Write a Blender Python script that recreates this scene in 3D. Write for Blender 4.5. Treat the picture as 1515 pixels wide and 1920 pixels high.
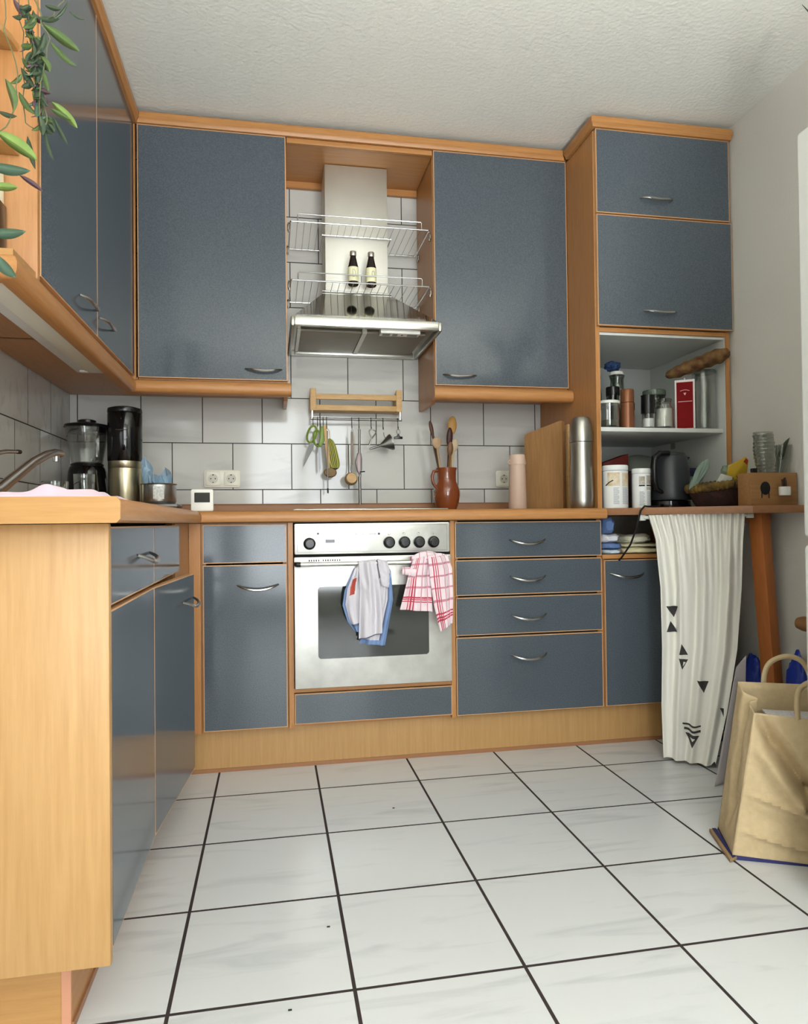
import bpy, bmesh, math, random
from mathutils import Vector, Matrix
random.seed(7)
for o in list(bpy.data.objects): bpy.data.objects.remove(o, do_unlink=True)
SC = bpy.context.scene
COL = SC.collection
PI = math.pi

# ------------------------------------------------------------------ camera
def make_camera():
    yaw, pitch, roll, f = -.1864, .0149, -.0112, 1302.8354
    cy, sy, cp, sp = math.cos(yaw), math.sin(yaw), math.cos(pitch), math.sin(pitch)
    F = Vector((-sy*cp, cy*cp, sp)); r0 = Vector((cy, sy, 0)); u0 = r0.cross(F)
    R = math.cos(roll)*r0 + math.sin(roll)*u0; U = -math.sin(roll)*r0 + math.cos(roll)*u0
    cam = bpy.data.cameras.new('camera'); cam.sensor_fit = 'HORIZONTAL'; cam.sensor_width = 36
    cam.lens = f/1515*36; cam.clip_start = .02
    o = bpy.data.objects.new('camera', cam); COL.objects.link(o)
    m = Matrix((R, U, -F)).transposed().to_4x4(); m.translation = Vector((.9103, -3.1773, .8949))
    o.matrix_world = m; SC.camera = o
make_camera()

# ------------------------------------------------------------------ light
SC.view_settings.view_transform = 'Standard'
SC.view_settings.look = 'None'
SC.view_settings.exposure = -0.14
SC.view_settings.gamma = 1
W = bpy.data.worlds.new('world'); SC.world = W; W.use_nodes = True
bg = W.node_tree.nodes['Background']; bg.inputs[0].default_value = (.90, .96, 1, 1); bg.inputs[1].default_value = 13
def area(name, loc, rot, sx, sy, power, col=(1, 1, 1), portal=False):
    l = bpy.data.lights.new(name, 'AREA'); l.shape = 'RECTANGLE'; l.size = sx; l.size_y = sy; l.energy = power; l.color = col
    if portal: l.cycles.is_portal = True
    o = bpy.data.objects.new(name, l); COL.objects.link(o); o.location = loc; o.rotation_euler = rot
    return o
REAR = -4.9
# daylight enters through the glazed balcony door in the wall behind the camera
area('window_portal', (1.25, REAR-.02, 1.22), (PI/2, 0, 0), 1.3, 2.1, 1, portal=True)
area('window_daylight', (1.25, REAR-.13, 1.22), (PI/2, 0, 0), 1.3, 2.1, 42, (.94, .98, 1.0))
# added uplight to brighten the ceiling; its unseen floor lamp is added too
area('added_uplight', (1.75, -3.75, 1.20), (PI, 0, 0), .34, .34, 105, (.98, 1, .97))

# ------------------------------------------------------------------ materials
def s2l(c):
    return tuple(((x/255)/12.92 if x/255 <= .04045 else ((x/255+.055)/1.055)**2.4) for x in c) + (1,)
MATS = {}
def mat(name, rgb, rough=.5, metal=0, spec=.5, trans=0, alpha=1, noise=0, nscale=20, bump=0, bscale=200, stretch=(1, 1, 1), coat=0, rgb2=None, ior=1.45, sheen=0, ss=0):
    if name in MATS: return MATS[name]
    m = bpy.data.materials.new(name); m.use_nodes = True; nt = m.node_tree; N = nt.nodes; L = nt.links
    b = N['Principled BSDF']; c = s2l(rgb)
    b.inputs['Base Color'].default_value = c; b.inputs['Roughness'].default_value = rough
    b.inputs['Metallic'].default_value = metal; b.inputs['Specular IOR Level'].default_value = spec
    b.inputs['Transmission Weight'].default_value = trans; b.inputs['Alpha'].default_value = alpha
    b.inputs['IOR'].default_value = ior; b.inputs['Coat Weight'].default_value = coat; b.inputs['Coat Roughness'].default_value = .1
    b.inputs['Sheen Weight'].default_value = sheen
    tc = N.new('ShaderNodeTexCoord'); mp = N.new('ShaderNodeMapping'); mp.inputs['Scale'].default_value = stretch
    L.new(tc.outputs['Object'], mp.inputs[0])
    if noise or rgb2:
        n = N.new('ShaderNodeTexNoise'); n.inputs['Scale'].default_value = nscale; n.inputs['Detail'].default_value = 5
        L.new(mp.outputs[0], n.inputs['Vector'])
        r = N.new('ShaderNodeValToRGB'); c2 = s2l(rgb2) if rgb2 else tuple(x*(1-noise) for x in c[:3])+(1,)
        r.color_ramp.elements[0].position = .35; r.color_ramp.elements[1].position = .65
        r.color_ramp.elements[0].color = c2; r.color_ramp.elements[1].color = c
        L.new(n.outputs[0], r.inputs[0]); L.new(r.outputs[0], b.inputs['Base Color'])
    if bump:
        n2 = N.new('ShaderNodeTexNoise'); n2.inputs['Scale'].default_value = bscale; n2.inputs['Detail'].default_value = 3
        L.new(mp.outputs[0], n2.inputs['Vector'])
        bp = N.new('ShaderNodeBump'); bp.inputs['Strength'].default_value = bump; bp.inputs['Distance'].default_value = .004
        L.new(n2.outputs[0], bp.inputs['Height']); L.new(bp.outputs[0], b.inputs['Normal'])
    MATS[name] = m
    return m
def glass(name, rgb=(235, 240, 238), rough=.02, clear=.75):
    """thin clear glass: transparent mixed with glossy by fresnel"""
    if name in MATS: return MATS[name]
    m = bpy.data.materials.new(name); m.use_nodes = True; nt = m.node_tree; N = nt.nodes; L = nt.links
    N.remove(N['Principled BSDF']); out = N['Material Output']
    t = N.new('ShaderNodeBsdfTransparent'); t.inputs[0].default_value = s2l(rgb)
    g = N.new('ShaderNodeBsdfGlossy'); g.inputs['Roughness'].default_value = rough
    lw = N.new('ShaderNodeLayerWeight'); lw.inputs[0].default_value = .35
    mx = N.new('ShaderNodeMath'); mx.operation = 'MULTIPLY_ADD'; mx.inputs[1].default_value = clear; mx.inputs[2].default_value = .06
    s = N.new('ShaderNodeMixShader'); L.new(lw.outputs['Facing'], mx.inputs[0]); L.new(mx.outputs[0], s.inputs[0])
    L.new(t.outputs[0], s.inputs[1]); L.new(g.outputs[0], s.inputs[2]); L.new(s.outputs[0], out.inputs[0])
    MATS[name] = m; return m

def beech(name, st, a=(186, 133, 80), b_=(167, 115, 65), rough=.38):
    """beech veneer: fine pores stretched along the grain over broad soft bands"""
    if name in MATS: return MATS[name]
    m = mat(name, a, rough); nt = m.node_tree; N = nt.nodes; L = nt.links; b = N['Principled BSDF']
    tc = N['Texture Coordinate']; mp = N['Mapping']; mp.inputs['Scale'].default_value = st
    n = N.new('ShaderNodeTexNoise'); n.inputs['Scale'].default_value = 6; n.inputs['Detail'].default_value = 6; n.inputs['Roughness'].default_value = .65
    L.new(mp.outputs[0], n.inputs['Vector'])
    r = N.new('ShaderNodeValToRGB'); r.color_ramp.elements[0].position = .3; r.color_ramp.elements[1].position = .72
    r.color_ramp.elements[0].color = s2l(b_); r.color_ramp.elements[1].color = s2l(a)
    L.new(n.outputs[0], r.inputs[0]); L.new(r.outputs[0], b.inputs['Base Color'])
    return m
BZ = beech('beech_vertical', (22, 22, 1.2)); BX = beech('beech_along_x', (1.2, 22, 22)); BY = beech('beech_along_y', (22, 1.2, 22))
BEND = beech('beech_end_panel', (14, 14, .7), (186, 148, 98), (170, 130, 80))
BENDX = beech('beech_end_edge', (1.2, 22, 22), (182, 138, 84), (168, 124, 72))
BEDGE = mat('beech_edge_band', (206, 158, 112), .4)
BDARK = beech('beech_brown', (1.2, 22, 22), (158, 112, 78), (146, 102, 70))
PINE = beech('pale_wood', (3, 20, 20), (206, 170, 118), (190, 150, 98), .5)
def laminate():
    m = mat('blue_grey_laminate', (86, 94, 102), .12, spec=.5, rgb2=(71, 80, 89), nscale=260)
    return m
BLUE = laminate()
WHITE = mat('white_board', (214, 216, 212), .35)
WPAINT = mat('wall_paint', (214, 211, 203), .9, bump=.25, bscale=120)
CEILM = mat('ceiling_woodchip', (236, 235, 228), .95, bump=.55, bscale=75)
STEEL = mat('brushed_steel', (206, 206, 200), .3, 1, noise=.10, nscale=30, stretch=(1, 1, 30))
STEELH = mat('oven_steel', (238, 238, 234), .36, .8, noise=.16, nscale=14)
STEELD = mat('dull_steel', (165, 163, 155), .35, 1)
CHROME = mat('chrome', (190, 190, 190), .2, 1)
CHROMED = mat('satin_chrome_handle', (180, 180, 178), .25, 1)
CHT = mat('tool_steel', (130, 128, 124), .35, .9)
BLACK = mat('black_plastic', (18, 18, 19), .25)
BLACKM = mat('matte_black', (14, 13, 13), .7)
DARK = mat('dark_gap', (22, 18, 16), .8)
PLASTW = mat('white_plastic', (226, 225, 218), .35)
OVENG = mat('oven_glass', (40, 44, 41), .06, spec=.8)
GLASS = glass('clear_glass', (246, 248, 247), .02, .8); GLASST = glass('tumbler_glass', (222, 226, 224), .03, 1.0); GLASSF = glass('fogged_glass', (205, 212, 206), .12, .6)
FILTER = mat('grease_filter', (140, 134, 122), .45, .6, bump=.5, bscale=500)

def tile_mat(name, axes, org, bw, bh, off, mortar, base, base2, grout, rough, vein=.5):
    m = mat(name, base, rough); nt = m.node_tree; N = nt.nodes; L = nt.links; b = N['Principled BSDF']
    tc = N['Texture Coordinate']
    sp = N.new('ShaderNodeSeparateXYZ'); L.new(tc.outputs['Object'], sp.inputs[0])
    cb = N.new('ShaderNodeCombineXYZ')
    for i in (0, 1):
        a = N.new('ShaderNodeMath'); a.operation = 'SUBTRACT'; a.inputs[1].default_value = org[i]
        L.new(sp.outputs[axes[i]], a.inputs[0]); L.new(a.outputs[0], cb.inputs[i])
    br = N.new('ShaderNodeTexBrick'); br.offset = off; br.inputs['Scale'].default_value = 1
    br.inputs['Brick Width'].default_value = bw; br.inputs['Row Height'].default_value = bh
    br.inputs['Mortar Size'].default_value = mortar; br.inputs['Mortar Smooth'].default_value = .15; br.inputs['Bias'].default_value = 0
    br.inputs['Color1'].default_value = (0, 0, 0, 1); br.inputs['Color2'].default_value = (1, 1, 1, 1); br.inputs['Mortar'].default_value = (.5, .5, .5, 1)
    L.new(cb.outputs[0], br.inputs['Vector'])
    # marbling: diagonal soft veins, shifted from tile to tile
    mp = N['Mapping']; mp.inputs['Rotation'].default_value = (.5, .6, .7); mp.inputs['Scale'].default_value = (2.5, 16, 9)
    ad = N.new('ShaderNodeVectorMath'); ad.operation = 'MULTIPLY_ADD'; L.new(br.outputs['Color'], ad.inputs[0])
    ad.inputs[1].default_value = (7.3, 3.1, 5.7); L.new(mp.outputs[0], ad.inputs[2])
    n = N.new('ShaderNodeTexNoise'); n.inputs['Scale'].default_value = 1.1; n.inputs['Detail'].default_value = 7; n.inputs['Distortion'].default_value = .8
    L.new(ad.outputs[0], n.inputs['Vector'])
    r = N.new('ShaderNodeValToRGB'); e = r.color_ramp.elements
    e[0].position = .30; e[1].position = .46; e[0].color = s2l(base2); e[1].color = s2l(base)
    L.new(n.outputs[0], r.inputs[0])
    mx = N.new('ShaderNodeMix'); mx.data_type = 'RGBA'
    L.new(br.outputs['Fac'], mx.inputs['Factor']); L.new(r.outputs[0], mx.inputs['A']); mx.inputs['B'].default_value = s2l(grout)
    L.new(mx.outputs['Result'], b.inputs['Base Color'])
    rr = N.new('ShaderNodeMath'); rr.operation = 'MULTIPLY_ADD'; rr.inputs[1].default_value = .6; rr.inputs[2].default_value = rough
    L.new(br.outputs['Fac'], rr.inputs[0]); L.new(rr.outputs[0], b.inputs['Roughness'])
    iv = N.new('ShaderNodeMath'); iv.operation = 'SUBTRACT'; iv.inputs[0].default_value = 1; L.new(br.outputs['Fac'], iv.inputs[1])
    bp = N.new('ShaderNodeBump'); bp.inputs['Strength'].default_value = .6; bp.inputs['Distance'].default_value = .0015
    L.new(iv.outputs[0], bp.inputs['Height']); L.new(bp.outputs[0], b.inputs['Normal'])
    return m
WTB = tile_mat('wall_tiles_back', (0, 2), (.349+.12925-10*.2585, 1.2555-10*.2065), .2585, .2065, .5, .0022, (198, 198, 194), (184, 184, 181), (52, 44, 42), .09)
WTL = tile_mat('wall_tiles_left', (1, 2), (-.13-30*.2585, 1.2555-10*.2065), .2585, .2065, .5, .0022, (198, 198, 194), (184, 184, 181), (52, 44, 42), .07)
FLT = tile_mat('floor_tiles', (0, 1), (.7134-10*.3435, -.805-20*.3435), .3435, .3435, 0, .0040, (206, 208, 209), (190, 193, 195), (50, 40, 40), .26)

# ------------------------------------------------------------------ mesh builder
OFF = {}
class B:
    def __init__(s): s.bm = bmesh.new(); s.m = []; s.ci = 0
    def use(s, m):
        if m not in s.m: s.m.append(m)
        s.ci = s.m.index(m); return s
    def _t(s, faces, smooth=False):
        for f in faces: f.material_index = s.ci; f.smooth = smooth
    def box(s, x0, x1, y0, y1, z0, z1, bev=0, seg=2):
        x0, x1 = min(x0, x1), max(x0, x1); y0, y1 = min(y0, y1), max(y0, y1); z0, z1 = min(z0, z1), max(z0, z1)
        t = bmesh.new(); r = bmesh.ops.create_cube(t, size=1)
        bmesh.ops.scale(t, vec=(x1-x0, y1-y0, z1-z0), verts=t.verts)
        bmesh.ops.translate(t, vec=((x0+x1)/2, (y0+y1)/2, (z0+z1)/2), verts=t.verts)
        if bev: bmesh.ops.bevel(t, geom=list(t.edges), offset=min(bev, .49*min(x1-x0, y1-y0, z1-z0)), segments=seg, profile=.5, affect='EDGES')
        return s._merge(t, bool(bev))
    def _merge(s, t, smooth=False, M=None):
        vm = {}
        for v in t.verts: vm[v] = s.bm.verts.new(M @ v.co if M else v.co)
        for f in t.faces:
            try: nf = s.bm.faces.new([vm[v] for v in f.verts])
            except ValueError: continue
            nf.material_index = s.ci; nf.smooth = smooth
        t.free(); return s
    def obox(s, c, ax, ay, az, bev=0):
        """oriented box: centre and three half-axis vectors"""
        t = bmesh.new(); bmesh.ops.create_cube(t, size=2)
        M = Matrix((Vector(ax), Vector(ay), Vector(az))).transposed().to_4x4(); M.translation = Vector(c)
        for v in t.verts: v.co = M @ v.co
        if bev: bmesh.ops.bevel(t, geom=list(t.edges), offset=bev, segments=2, profile=.5, affect='EDGES')
        bmesh.ops.recalc_face_normals(t, faces=t.faces)
        return s._merge(t, bool(bev))
    def lathe(s, prof, c, n=32, axis='z', M=None, sx=1, sy=1):
        """prof: list of (radius, height)"""
        rings = []
        def P(r, h, a):
            p = Vector((r*math.cos(a)*sx, r*math.sin(a)*sy, h))
            if axis == 'y': p = Vector((p.x, -p.z, p.y))
            if axis == 'x': p = Vector((p.z, p.x, p.y))
            if M: p = M @ p
            return p + Vector(c)
        for r, h in prof:
            if r < 1e-6: rings.append([s.bm.verts.new(P(0, h, 0))])
            else: rings.append([s.bm.verts.new(P(r, h, 2*PI*k/n)) for k in range(n)])
        fs = []
        for a, b in zip(rings, rings[1:]):
            for k in range(n):
                k2 = (k+1) % n
                if len(a) == 1 and len(b) == 1: break
                if len(a) == 1: q = [a[0], b[k2], b[k]]
                elif len(b) == 1: q = [a[k], a[k2], b[0]]
                else: q = [a[k], a[k2], b[k2], b[k]]
                try: fs.append(s.bm.faces.new(q))
                except ValueError: pass
        s._t(fs, True); return s
    def cyl(s, c, r, h, n=24, axis='z', r2=None, M=None):
        r2 = r if r2 is None else r2
        return s.lathe([(0, 0), (r, 0), (r, 0), (r2, h), (r2, h), (0, h)], c, n, axis, M)
    def tube(s, pts, r, n=8, closed=False, cap=True, flat=1.0):
        pts = [Vector(p) for p in pts]; rings = []; N_ = len(pts)
        rr = r if isinstance(r, (list, tuple)) else [r]*N_
        up = None
        for i, p in enumerate(pts):
            if closed: d = pts[(i+1) % N_]-pts[i-1]
            else: d = pts[min(i+1, N_-1)]-pts[max(i-1, 0)]
            if d.length < 1e-9: d = Vector((0, 0, 1))
            d.normalize()
            if up is None:
                up = Vector((0, 0, 1)) if abs(d.z) < .9 else Vector((1, 0, 0))
            a = d.cross(up)
            if a.length < 1e-6: a = d.orthogonal()
            a.normalize(); b = a.cross(d).normalized(); up = b
            rings.append([s.bm.verts.new(p+a*math.cos(2*PI*k/n)*rr[i]+b*math.sin(2*PI*k/n)*rr[i]*flat) for k in range(n)])
        fs = []
        rng = range(N_) if closed else range(N_-1)
        for i in rng:
            A, C = rings[i], rings[(i+1) % N_]
            for k in range(n): fs.append(s.bm.faces.new([A[k], A[(k+1) % n], C[(k+1) % n], C[k]]))
        if cap and not closed:
            fs.append(s.bm.faces.new(rings[0][::-1])); fs.append(s.bm.faces.new(rings[-1]))
        s._t(fs, True); return s
    def prism(s, poly, z0, z1, bev=0, plane='xy', M=None):
        """extruded polygon: plane xy extruded in z, xz extruded in y, yz extruded in x"""
        def P(u, v, w):
            return {'xy': Vector((u, v, w)), 'xz': Vector((u, w, v)), 'yz': Vector((w, u, v))}[plane]
        t = bmesh.new()
        a = [t.verts.new(P(u, v, z0)) for u, v in poly]; b = [t.verts.new(P(u, v, z1)) for u, v in poly]
        t.faces.new(a[::-1]); t.faces.new(b)
        n = len(poly)
        for i in range(n): t.faces.new([a[i], a[(i+1) % n], b[(i+1) % n], b[i]])
        bmesh.ops.recalc_face_normals(t, faces=t.faces)
        if bev: bmesh.ops.bevel(t, geom=list(t.edges), offset=bev, segments=2, profile=.5, affect='EDGES')
        return s._merge(t, bool(bev), M)
    def surf(s, fn, nu, nv, thick=0, smooth=True, closed_u=False):
        g = [[fn(i/nu, j/nv) for i in range(nu+(0 if closed_u else 1))] for j in range(nv+1)]
        vs = [[s.bm.verts.new(p) for p in row] for row in g]
        fs = []; w = len(vs[0])
        for j in range(nv):
            for i in range(w if closed_u else w-1):
                fs.append(s.bm.faces.new([vs[j][i], vs[j][(i+1) % w], vs[j+1][(i+1) % w], vs[j+1][i]]))
        s._t(fs, smooth); return s
    def build(s, name, parent=None, base=None, smooth=None, solid=0, fix=True):
        if fix: bmesh.ops.recalc_face_normals(s.bm, faces=s.bm.faces)
        me = bpy.data.meshes.new(name)
        off = OFF[parent.name] if parent else Vector(base) if base else None
        if off is None:
            xs = [v.co for v in s.bm.verts]
            mn = [min(p[i] for p in xs) for i in range(3)]; mxx = [max(p[i] for p in xs) for i in range(3)]
            off = Vector(((mn[0]+mxx[0])/2, (mn[1]+mxx[1])/2, mn[2]))
        for v in s.bm.verts: v.co -= off
        s.bm.to_mesh(me); s.bm.free()
        for m in s.m: me.materials.append(m)
        o = bpy.data.objects.new(name, me); COL.objects.link(o)
        if parent: o.parent = parent
        else: o.location = off
        OFF[o.name] = off
        if solid:
            md = o.modifiers.new('solid', 'SOLIDIFY'); md.thickness = solid; md.offset = 0
        if not any(p.use_smooth for p in me.polygons): return o
        try:
            me.set_sharp_from_angle(angle=math.radians(38))
        except Exception: pass
        return o
def struct(o): o['kind'] = 'structure'; return o
def tag(o, label, cat, group=None):
    o['label'] = label; o['category'] = cat
    if group: o['group'] = group
    return o
def thing(name, label, cat, loc, group=None):
    o = bpy.data.objects.new(name, None); COL.objects.link(o); o.location = loc; o.empty_display_size = .05
    OFF[o.name] = Vector(loc); return tag(o, label, cat, group)
def text_mesh(txt, size, M, m, name, parent, shear=0, ext=.0003):
    cu = bpy.data.curves.new('t', 'FONT'); cu.body = txt; cu.size = size; cu.extrude = ext; cu.shear = shear; cu.align_x = 'CENTER'; cu.offset = size*.02
    to = bpy.data.objects.new('t', cu); COL.objects.link(to)
    dg = bpy.context.evaluated_depsgraph_get(); me = bpy.data.meshes.new_from_object(to.evaluated_get(dg))
    bpy.data.objects.remove(to)
    me.transform(Matrix.Translation(-OFF[parent.name]) @ M); me.materials.clear(); me.materials.append(m)
    o = bpy.data.objects.new(name, me); COL.objects.link(o); o.parent = parent; OFF[o.name] = OFF[parent.name]
    return o
FRONT = Matrix.Rotation(PI/2, 4, 'X')
def rrect(x0, x1, z0, z1, r, n=5):
    out = []
    for cx, cz, a0 in ((x1-r, z1-r, 0), (x0+r, z1-r, PI/2), (x0+r, z0+r, PI), (x1-r, z0+r, 1.5*PI)):
        for k in range(n+1):
            a = a0+k*PI/2/n; out.append((cx+r*math.cos(a), cz+r*math.sin(a)))
    return out
def handle(parent, c, along=(1, 0, 0), out=(0, -1, 0), w=.145, sag=.017, bow=.026, name='handle'):
    c = Vector(c); al = Vector(along).normalized(); ou = Vector(out).normalized()
    pts = []; rs = []
    for i in range(19):
        t = -1+2*i/18
        pts.append(c+al*t*w/2+ou*bow*(1-t**4)+Vector((0, 0, -sag*(1-t*t)))); rs.append(.0032+.0022*(1-t*t))
    return B().use(CHROMED).tube(pts, rs, 8).build(name, parent)
def panel_y(parent, x0, x1, z0, z1, y, name='door', th=.018):
    """blue laminate front facing -y with a beech edge band; y is its outer face"""
    b = B().use(BEDGE).box(x0, x1, y+.0006, y+th, z0, z1)
    b.use(BLUE).box(x0+.003, x1-.003, y, y+.004, z0+.003, z1-.003)
    return b.build(name, parent)
def panel_x(parent, y0, y1, z0, z1, x, name='door', th=.018):
    b = B().use(BEDGE).box(x-th, x-.0006, y0, y1, z0, z1)
    b.use(BLUE).box(x-.004, x, y0+.003, y1-.003, z0+.003, z1-.003)
    return b.build(name, parent)

# ------------------------------------------------------------------ room shell
ZC = 2.53; XR = 2.80; XL = .06; ZT = .943
struct(B().use(FLT).box(-.1, XR+.15, REAR-.2, .15, -.08, 0).build('floor', base=(0, 0, 0)))
struct(B().use(CEILM).box(-.1, XR+.15, REAR-.2, .15, ZC, ZC+.1).build('ceiling', base=(0, 0, 0)))
struct(B().use(WTB).box(-.1, 2.195, 0, .15, 0, ZC).use(WPAINT).box(2.195, XR+.15, 0, .15, 0, ZC).build('wall_back', base=(0, 0, 0)))
struct(B().use(WTL).box(-.1, XL, -2.4, 0, 0, 1.49).use(WPAINT).box(-.1, XL, -2.4, 0, 1.49, ZC).box(-.1, XL, REAR-.2, -2.4, 0, ZC).build('wall_left', base=(0, 0, 0)))
struct(B().use(WPAINT).box(XR, XR+.15, REAR-.2, .15, 0, ZC).build('wall_right', base=(0, 0, 0)))
WX0, WX1, WZ0, WZ1 = .6, 1.9, .17, 2.27
struct(B().use(WPAINT).box(-.1, WX0, REAR-.15, REAR, 0, ZC).box(WX1, XR+.15, REAR-.15, REAR, 0, ZC).box(WX0, WX1, REAR-.15, REAR, 0, WZ0).box(WX0, WX1, REAR-.15, REAR, WZ1, ZC).build('wall_rear', base=(0, 0, 0)))
wf = B().use(PLASTW)
for a, b_ in ((WX0, WX0+.06), (WX1-.06, WX1), (1.21, 1.29)): wf.box(a, b_, REAR-.08, REAR-.02, WZ0, WZ1, .006)
for a, b_ in ((WZ0, WZ0+.07), (WZ1-.06, WZ1), (.95, 1.02)): wf.box(WX0, WX1, REAR-.08, REAR-.02, a, b_, .006)
wn = struct(wf.build('window_1', base=(1.25, REAR, WZ0)))
B().use(glass('window_glass', (250, 250, 250), .01, .3)).box(WX0+.05, WX1-.05, REAR-.052, REAR-.048, WZ0+.05, WZ1-.05).build('pane', wn)

# ------------------------------------------------------------------ worktop
wk = B()
def round_edge_poly():
    # front profile of the worktop, (distance out, z)
    return [(0, .900), (.018, .900), (.024, .904), (.0265, .912), (.0265, .926), (.022, .936), (.013, .942), (0, .943)]
wk.use(BX).box(XL, 2.203, -.615, -.001, .900, ZT)
wk.use(BY)
for y0_, y1_, x0_, x1_ in ((-1.948, -1.60, XL, .636), (-1.16, -.60, XL, .636), (-1.60, -1.16, XL, .225), (-1.60, -1.16, .575, .636)): wk.box(x0_, x1_, y0_, y1_, .900, ZT-.0002)
pf = round_edge_poly()
wk.use(BX)
def strip(p_of):
    n = len(pf)
    A = [wk.bm.verts.new(p_of(0, d, z)) for d, z in pf]; C = [wk.bm.verts.new(p_of(1, d, z)) for d, z in pf]
    fs = [wk.bm.faces.new([A[i], A[i+1], C[i+1], C[i]]) for i in range(n-1)]
    fs.append(wk.bm.faces.new(A)); fs.append(wk.bm.faces.new(C[::-1])); wk._t(fs, True)
strip(lambda t, d, z: Vector((.636+d if t == 0 else 2.203, -.613-d, z)))
wk.use(BY)
strip(lambda t, d, z: Vector((.634+d, -1.948 if t == 0 else -.613-d, z)))
worktop = tag(wk.build('worktop', base=(.36, -.3, .9)), 'L shaped beech worktop with rounded front edge across both walls', 'worktop')
B().use(BENDX).prism([(XL, .8995), (.654, .8995), (.661, .906), (.661, .936), (.654, .9435), (XL, .9435)], -1.955, -1.948, plane='xz').build('end_cap', worktop)
ms = B().use(BDARK).prism([(-.001, ZT), (-.02, ZT), (-.024, .955), (-.018, .978), (-.008, .985), (-.001, .985)], XL+.02, 2.186, plane='yz')
ms.use(BY).prism([(XL+.001, ZT), (XL+.02, ZT), (XL+.024, .955), (XL+.018, .978), (XL+.008, .985), (XL+.001, .985)], -1.948, -.001, plane='xz')
ms.build('upstand_strip', worktop)

c = thing('sink', 'steel sink set into the left worktop under the tap', 'sink', (.40, -1.38, .78))
b = B().use(STEELD)
for y0_, y1_, x0_, x1_ in ((-1.615, -1.585, .21, .59), (-1.175, -1.145, .21, .59), (-1.585, -1.175, .21, .24), (-1.585, -1.175, .56, .59)): b.box(x0_, x1_, y0_, y1_, ZT+.0004, ZT+.003, .001)
b.build('rim', c)
b = B().use(STEELD)
for q in ((.232, .236, -1.59, -1.17), (.564, .568, -1.59, -1.17)): b.box(*q, .79, ZT+.0003)
for q in ((.236, .564, -1.59, -1.586), (.236, .564, -1.174, -1.17)): b.box(*q, .79, ZT+.0003)
b.box(.232, .568, -1.59, -1.17, .785, .79); b.build('basin', c)
B().use(BLACKM).cyl((.40, -1.38, .7902), .03, .002, 20).build('drain', c)

# ------------------------------------------------------------------ base units, back wall
YB = -.608
c = thing('base_cabinet', 'narrow blue fronted base cabinet between the corner and the oven', 'cabinet', (.81, -.3, .15))
B().use(BZ).box(.655, .672, -.585, -.003, .15, .899).box(.945, .962, -.585, -.003, .15, .899).box(.672, .945, -.585, -.003, .15, .166).box(.672, .945, -.585, -.565, .885, .899).build('carcass', c)
d = panel_y(c, .663, .957, .755, .893, YB, 'drawer_front')
d = panel_y(c, .663, .957, .157, .748, YB, 'door'); handle(d, (.855, YB, .675))
tag(B().use(BZ).box(.6155, .655, -.606, -.560, .15, .898).build('corner_filler', base=(.645, -.59, .15)), 'vertical beech filler strip in the inner corner of the base units', 'filler strip')
c = thing('oven_housing', 'beech oven housing cabinet with a low blue front panel under the oven', 'cabinet', (1.27, -.3, .15))
B().use(BZ).box(.963, .981, -.606, -.003, .15, .899).box(1.572, 1.589, -.606, -.003, .15, .899).use(BX).box(.981, 1.572, -.600, -.003, .277, .292).box(.981, 1.572, -.585, -.003, .15, .16).build('carcass', c)
panel_y(c, .983, 1.573, .163, .273, YB, 'drawer_front')
c = thing('drawer_cabinet', 'blue fronted base cabinet with four drawers right of the oven', 'cabinet', (1.89, -.3, .15))
B().use(BZ).box(1.590, 1.606, -.588, -.003, .15, .899).box(2.181, 2.197, -.588, -.003, .15, .899).use(DARK).box(1.606, 2.181, -.586, -.56, .15, .899).use(BZ).box(1.606, 2.181, -.55, -.003, .15, .166).build('carcass', c)
for z0, z1, hz in ((.755, .893, .823), (.612, .747, .682), (.460, .604, .533), (.157, .452, .380)):
    d = panel_y(c, 1.592, 2.191, z0, z1, YB, 'drawer'); handle(d, (1.882, YB, hz))
c = thing('base_cabinet', 'blue fronted single door base cabinet under the open niche', 'cabinet', (2.35, -.3, .15))
B().use(BZ).box(2.198, 2.214, -.588, -.003, .15, .740).box(2.486, 2.502, -.588, -.003, .15, .740).use(BX).box(2.198, 2.502, -.602, -.003, .740, .757, .002).box(2.214, 2.486, -.585, -.003, .15, .166).build('carcass', c)
d = panel_y(c, 2.203, 2.498, .157, .736, YB, 'door'); handle(d, (2.300, YB, .683))
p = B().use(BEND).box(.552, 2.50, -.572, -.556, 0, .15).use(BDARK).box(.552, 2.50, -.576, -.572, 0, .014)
tag(p.build('plinth', base=(1.5, -.56, 0)), 'long beech plinth board running under the back wall units', 'plinth')

# ------------------------------------------------------------------ base units, left wall
c = thing('sink_cabinet', 'left wall base cabinet with tall beech end panel and two doors', 'cabinet', (.33, -1.4, .14))
B().use(BEND).box(XL+.002, .631, -1.902, -1.884, .14, .899, .0025).build('end_panel', c)
B().use(BZ).box(.08, .61, -1.884, -1.866, .15, .899).box(.08, .61, -1.435, -1.423, .15, .74).box(.08, .61, -.975, -.958, .15, .899).use(DARK).box(.08, .10, -1.866, -.975, .15, .899).use(BY).box(.10, .61, -1.866, -.975, .15, .166).use(DARK).box(.575, .59, -1.866, -.975, .749, .899).build('carcass', c)
d = panel_x(c, -1.880, -1.434, .755, .893, .63, 'drawer_front'); handle(d, (.63, -1.565, .832), (0, 1, 0), (1, 0, 0))
panel_x(c, -1.428, -.975, .755, .893, .63, 'drawer_front')
panel_x(c, -1.880, -1.434, .157, .746, .63, 'door')
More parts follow.
